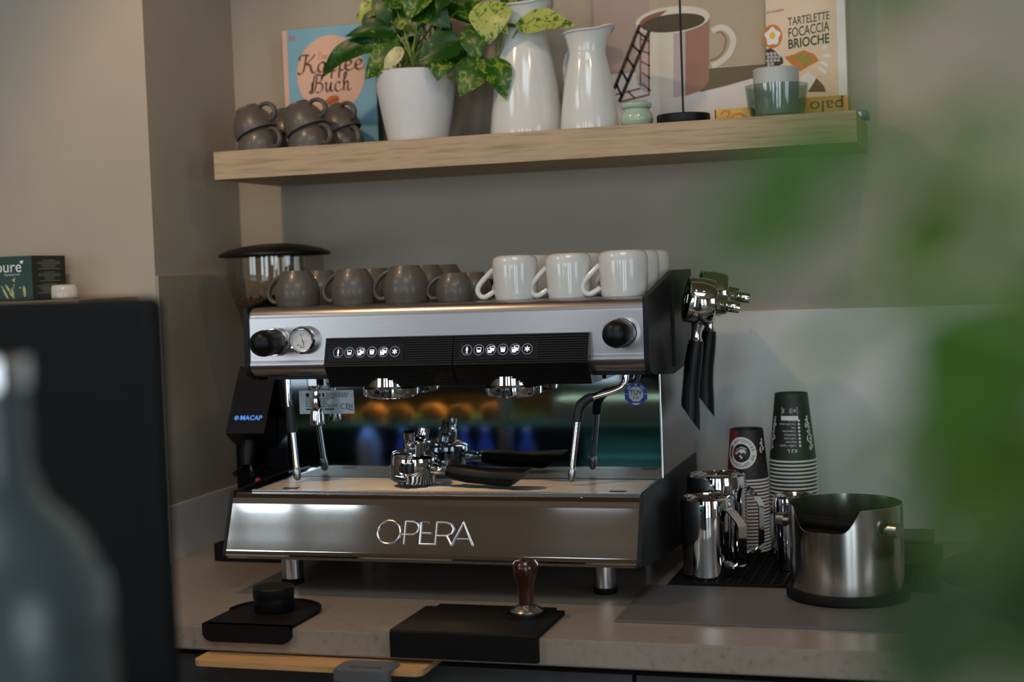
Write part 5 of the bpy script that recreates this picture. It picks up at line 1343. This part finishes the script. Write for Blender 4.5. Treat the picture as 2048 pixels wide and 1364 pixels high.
for k in range(6):
    lab = '%s golden bread roll from the left on the display shelf behind the camera' % NTH[k]
    if bun is None:
        bun = thing('bread_roll', lab, 'bread roll', (0, 0, 0), 'bread rolls on the display shelf')
        MB().lathe([(0, 0), (0.03, 0), (0.043, 0.010), (0.040, 0.028), (0.024, 0.041), (0, 0.045)], 28, rfun=lambda r, z, a: (r * (1 + 0.05 * math.cos(5 * a)), z)).build('crust', M['bread'], bun, world=False)
        o = bun
    else: o = dup(bun, (0, 0, 0), label=lab)
    o.location = (-0.26 + 0.1 * k, -2.10 - 0.03 * (k % 2), 1.0422)
bot = None
for k in range(7):
    lab = '%s blue glass bottle from the left under the display shelf' % NTH[k]
    if bot is None:
        bot = thing('glass_bottle', lab, 'bottle', (0, 0, 0), 'blue bottles under the display shelf')
        MB().lathe([(0, 0), (0.026, 0), (0.028, 0.004), (0.028, 0.085), (0.018, 0.11), (0.012, 0.122), (0.012, 0.145), (0, 0.145)], 24).build('bottle_body', M['bottleblue'], bot, world=False)
        MB().lathe([(0, 0.1452), (0.0135, 0.1452), (0.0135, 0.158), (0, 0.158)], 18).build('cap', M['bottlewhite'], bot, world=False)
        o = bot
    else: o = dup(bot, (0, 0, 0), label=lab)
    o.location = (-0.05 + 0.068 * k, -2.10, 0.8602)
t = thing('milk_bottle', 'tall white milk bottle beside the blue bottles under the display shelf', 'bottle', (-0.16, -2.08, 0.8602))
MB().lathe([(0, 0), (0.036, 0), (0.038, 0.004), (0.038, 0.11), (0.025, 0.135), (0.020, 0.15), (0, 0.15)], 28, Matrix.Translation((-0.16, -2.08, 0.8602))).build('bottle_body', M['bottlewhite'], t)
MB().lathe([(0, 0.1502), (0.021, 0.1502), (0.021, 0.162), (0, 0.162)], 20, Matrix.Translation((-0.16, -2.08, 0.8602))).build('cap', M['white'], t)
t = thing('paper_stack', 'white cake boxes stacked on the display shelf behind the camera', 'box', (0.66, -2.15, 1.042))
MB().box((0.46, -2.25, 1.0422), (0.86, -2.04, 1.105), 0.003).build('box_body', M['panel'], t)

# ---- the black screen at the left, seen from behind
t = thing('display_screen', 'black flat screen seen from behind at the left edge, out of focus', 'screen', (0.86, -2.15, BT))
SX1 = 1.018
ang = math.radians(-8)
T = Matrix.Translation((SX1, -2.123, 0)) @ Matrix.Rotation(ang, 4, 'Z')
MB().box((-0.36, 0.0, BT + 0.0003), (0.0, 0.022, 1.489), 0.009, T, seg=3).build('screen_housing', M['matte'], t)
MB().box((-0.345, 0.0222, BT + 0.035), (-0.015, 0.0235, 1.474), 0.0005, T).build('screen_face', M['gloss'], t)
MB().box((-0.26, 0.0236, BT + 0.0001), (-0.10, 0.10, BT + 0.010), 0.003, T).build('stand_foot', M['black'], t)

# ---- clear glass bottle in front of the screen
M['clearglass'] = mat('clear_bottle_glass', (150, 164, 164), 0.22, trans=0.9, var=0.0)
M['water'] = mat('water', (212, 226, 226), 0.02, trans=1.0, var=0.0, ior=1.33)
GX_, GY_ = 1.181, -2.565
t = thing('water_bottle', 'clear glass bottle at the lower left edge, strongly out of focus', 'bottle', (GX_, GY_, BT))
T = Matrix.Translation((GX_, GY_, BT + 0.0005))
BH = 0.291
MB().lathe([(0, 0), (0.060, 0), (0.063, 0.004), (0.063, 0.170), (0.061, 0.190), (0.049, 0.217), (0.032, 0.235), (0.0265, 0.250), (0.0265, BH), (0.0235, BH), (0.0235, 0.250), (0.029, 0.232), (0.046, 0.214), (0.058, 0.188), (0.060, 0.170), (0.060, 0.008), (0, 0.006)], 48, T).build('bottle_glass', M['clearglass'], t)
MB().lathe([(0, 0.0062), (0.0598, 0.0082), (0.0598, 0.165), (0, 0.165)], 48, T).build('water', M['water'], t)
MB().lathe([(0, BH + 0.0003), (0.0285, BH + 0.0003), (0.0285, BH + 0.014), (0, BH + 0.014)], 32, T).build('stopper', M['chrome'], t)

# ---- tea box on a little shelf at the pillar
tag(MB().box((-0.62, -0.62, 1.452), (-0.045, -0.4005, 1.472), 0.002).build('pillar_shelf', M['oak']), 'small shelf at the pillar hidden behind the black screen', 'shelf')
M['teabox'] = mat('tea_box_dark_green', (16, 48, 36), 0.4, var=0.25, scale=8)
M['teaside'] = mat('tea_box_side', (18, 32, 24), 0.45, var=0.1)
tl = (-0.2004, -0.55, 1.5662); trr = (-0.2064, -0.42, 1.5673)
TX = tl[0]; TZ0, TZ1 = 1.4725, tl[2]
t = thing('tea_box', 'dark green tea box with white lettering standing left of the pillar edge', 'box', (TX - 0.08, -0.49, TZ0))
MB().box((TX - 0.16, -0.55, TZ0), (TX, -0.43, TZ1), 0.001).build('carton', M['teabox'], t)
MB().box((TX + 0.0001, -0.549, TZ0 + 0.001), (TX + 0.0006, -0.431, TZ1 - 0.001)).build('side_flap', M['teaside'], t)
fn = lambda x, y: Vector((TX + x, -0.5504, TZ1 + y))
b = MB().text('pure', 0.034, lambda x, y: fn(-0.024 + x, -0.033 + y), align='RIGHT', bold=0.0)
b.text('TEA SELECTION', 0.0052, lambda x, y: fn(-0.030 + x, -0.0405 + y), align='RIGHT')
b.flat([[(-0.0235, -0.017), (-0.0285, -0.0125), (-0.0265, -0.0095), (-0.0238, -0.0112), (-0.0215, -0.009), (-0.0190, -0.0115)]], fn)
b.build('lettering', M['inkwhite'], t, recalc=False)
b = MB()
for (x0, y0, x1, y1, w_) in ((-0.066, -0.058, -0.045, -0.090, 0.006), (-0.052, -0.066, -0.046, -0.082, 0.005), (-0.021, -0.062, -0.020, -0.086, 0.007), (-0.076, -0.060, -0.060, -0.090, 0.005)):
    cx_, cy_ = (x0 + x1) / 2, (y0 + y1) / 2; l = math.hypot(x1 - x0, y1 - y0); an = math.atan2(y1 - y0, x1 - x0)
    b.flat([ellipse(cx_, cy_, l / 2, w_ / 2, 16, rot=an)], fn)
for (x, y) in ((-0.044, -0.052), (-0.043, -0.047), (-0.0465, -0.0495), (-0.045, -0.060), (-0.047, -0.066), (-0.030, -0.066)): b.flat([ellipse(x, y, 0.0022, 0.0018, 10)], fn)
b.build('leaf_print', M['lf_y'], t, recalc=False)
fs_ = lambda u, y: Vector((TX + 0.0010, -0.549 + u, TZ1 + y))
b = MB()
for k, w_ in enumerate((0.45, 0.85, 0.9, 0.6, 0.5, 0.85, 0, 0.4, 0.85, 0.85, 0.4, 0.35, 0.8, 0, 0.55, 0.95, 0.8, 0.7, 0.6, 0.9)):
    if w_: b.flat([line_quad(0.059 - 0.046 * w_, -0.010 - 0.0036 * k, 0.059 + 0.046 * w_, -0.010 - 0.0036 * k, 0.0013)], fs_)
b.build('small_print', mat('small_print_grey', (120, 132, 124), 0.6), t, recalc=False)
wj = (-0.1743, -0.45, 1.4966)
t = thing('white_jar', 'white jar with rounded shoulder behind the dark green tea box', 'jar', (wj[0], -0.47, TZ0))
MB().lathe([(0, 0), (0.030, 0), (0.032, 0.003), (0.032, 0.022), (0.028, 0.030), (0.0, 0.033)], 32, Matrix.Translation((wj[0] - 0.020, -0.455, TZ0))).build('jar_body', M['white'], t)

# ---- foreground plant: leaves close to the lens, thrown far out of focus
def fgleaf(nm, a, bright):
    m = bpy.data.materials.new(nm); m.use_nodes = True
    n = m.node_tree.nodes; L = m.node_tree.links; p = n['Principled BSDF']
    tc = n.new('ShaderNodeTexCoord'); nz = n.new('ShaderNodeTexNoise'); nz.inputs['Scale'].default_value = 60
    cr = n.new('ShaderNodeValToRGB'); cr.color_ramp.elements[0].color = lin(*a); cr.color_ramp.elements[1].color = lin(*bright)
    L.new(tc.outputs['Object'], nz.inputs['Vector']); L.new(nz.outputs['Fac'], cr.inputs['Fac']); L.new(cr.outputs['Color'], p.inputs['Base Color'])
    p.inputs['Roughness'].default_value = 0.5
    tr = n.new('ShaderNodeBsdfTranslucent'); L.new(cr.outputs['Color'], tr.inputs['Color'])
    mx = n.new('ShaderNodeMixShader'); mx.inputs['Fac'].default_value = 0.5
    L.new(p.outputs['BSDF'], mx.inputs[1]); L.new(tr.outputs['BSDF'], mx.inputs[2]); L.new(mx.outputs['Shader'], n['Material Output'].inputs['Surface'])
    return m
M['fg1'] = fgleaf('foreground_leaf_green', (44, 96, 3), (74, 126, 6))
M['fg2'] = fgleaf('foreground_leaf_olive', (56, 88, 4), (84, 118, 10))
M['fg3'] = fgleaf('foreground_leaf_deep', (26, 62, 4), (44, 84, 8))
FP = (1.80, -2.90, BT)
t = thing('plant_pedestal', 'slim pedestal carrying the foreground plant beside the service counter', 'pedestal', (FP[0], FP[1], 0))
MB().lathe([(0, 0), (0.11, 0), (0.11, 0.02), (0.02, 0.03), (0.018, BT - 0.03), (0.07, BT - 0.02), (0.07, BT), (0, BT)], 28, Matrix.Translation((FP[0], FP[1], 0))).build('column', M['frame'], t)
t = thing('foreground_plant', 'leafy green plant in front of the lens on the right, blurred', 'plant', FP)
T = Matrix.Translation(FP)
MB().lathe([(0, 0.0005), (0.045, 0.0005), (0.058, 0.085), (0.055, 0.085), (0.043, 0.006), (0, 0.006)], 32, T).build('pot', M['potwhite'], t)
MB().lathe([(0, 0.078), (0.0545, 0.077)], 24, T).build('soil', M['soil'], t)
FG = [
 ((1.635, -2.8954, 1.5205), (1.6083, -2.9143, 1.5159), 130, 'fg1'), ((1.6298, -2.8967, 1.5253), (1.6166, -2.9122, 1.508), 120, 'fg1'), ((1.6243, -2.8992, 1.5108), (1.5995, -2.9071, 1.5053), 90, 'fg1'), ((1.6206, -2.9006, 1.5045), (1.5993, -2.8971, 1.4968), 60, 'fg1'),
 ((1.6419, -2.8915, 1.5543), (1.6302, -2.8958, 1.5418), 120, 'fg1'), ((1.6572, -2.888, 1.5297), (1.65, -2.9012, 1.5209), 80, 'fg1'), ((1.6474, -2.8809, 1.5246), (1.6361, -2.8851, 1.5107), 60, 'fg2'),
 ((1.647, -2.8818, 1.5083), (1.6327, -2.8976, 1.4911), 170, 'fg2'), ((1.6563, -2.8785, 1.5166), (1.6461, -2.893, 1.5007), 90, 'fg2'), ((1.6635, -2.8768, 1.5077), (1.6564, -2.8903, 1.4911), 70, 'fg2'),
 ((1.6538, -2.8911, 1.4912), (1.6463, -2.9053, 1.4635), 230, 'fg1'), ((1.6641, -2.8773, 1.4943), (1.6568, -2.8916, 1.4635), 220, 'fg2'), ((1.6491, -2.8933, 1.4767), (1.6319, -2.8996, 1.4562), 130, 'fg2'), ((1.6448, -2.8835, 1.4893), (1.6381, -2.8863, 1.4734), 90, 'fg2'),
 ((1.6524, -2.8927, 1.4673), (1.6483, -2.9058, 1.4403), 240, 'fg2'), ((1.663, -2.8895, 1.4669), (1.6579, -2.8926, 1.4358), 220, 'fg3'), ((1.6441, -2.8853, 1.4569), (1.6369, -2.8988, 1.4422), 80, 'fg2'),
 ((1.6564, -2.8926, 1.4451), (1.647, -2.8969, 1.4178), 220, 'fg3'), ((1.6642, -2.8903, 1.442), (1.6575, -2.8938, 1.4147), 220, 'fg3'), ((1.6455, -2.886, 1.4358), (1.627, -2.8924, 1.4213), 110, 'fg3'), ((1.6437, -2.8974, 1.4281), (1.6355, -2.9006, 1.4146), 170, 'fg3'),
 ((1.6302, -2.8879, 1.4908), (1.6171, -2.8927, 1.4751), 60, 'fg1'), ((1.6248, -2.8871, 1.5397), (1.621, -2.8887, 1.5313), 30, 'fg2'), ((1.6279, -2.8899, 1.4652), (1.6186, -2.8932, 1.4579), 34, 'fg1'),
]
random.seed(21)
for (B, P, w_, mk) in FG:
    leaf_mesh('leaf', B, P, w_ * 0.27 / 2930, M[mk], t, face=(random.uniform(-.3, .3), -1, random.uniform(-.1, .4)), curl=random.uniform(0.05, 0.14), fold=0.2)
hub = [Vector((FP[0] + random.uniform(-.02, .02), FP[1] + random.uniform(-.02, .02), BT + 0.08)) for _ in FG]
for q, (B, P, w_, mk) in zip(hub, FG):
    Bv = Vector(B); out = Vector((max(q.x, Bv.x) + 0.035, (q.y + Bv.y) / 2, q.z * 0.4 + Bv.z * 0.6))
    MB().tube([q, out, Bv], [0.0016, 0.0013, 0.0009], 6, smooth=8).build('stem', M['stem'], t)
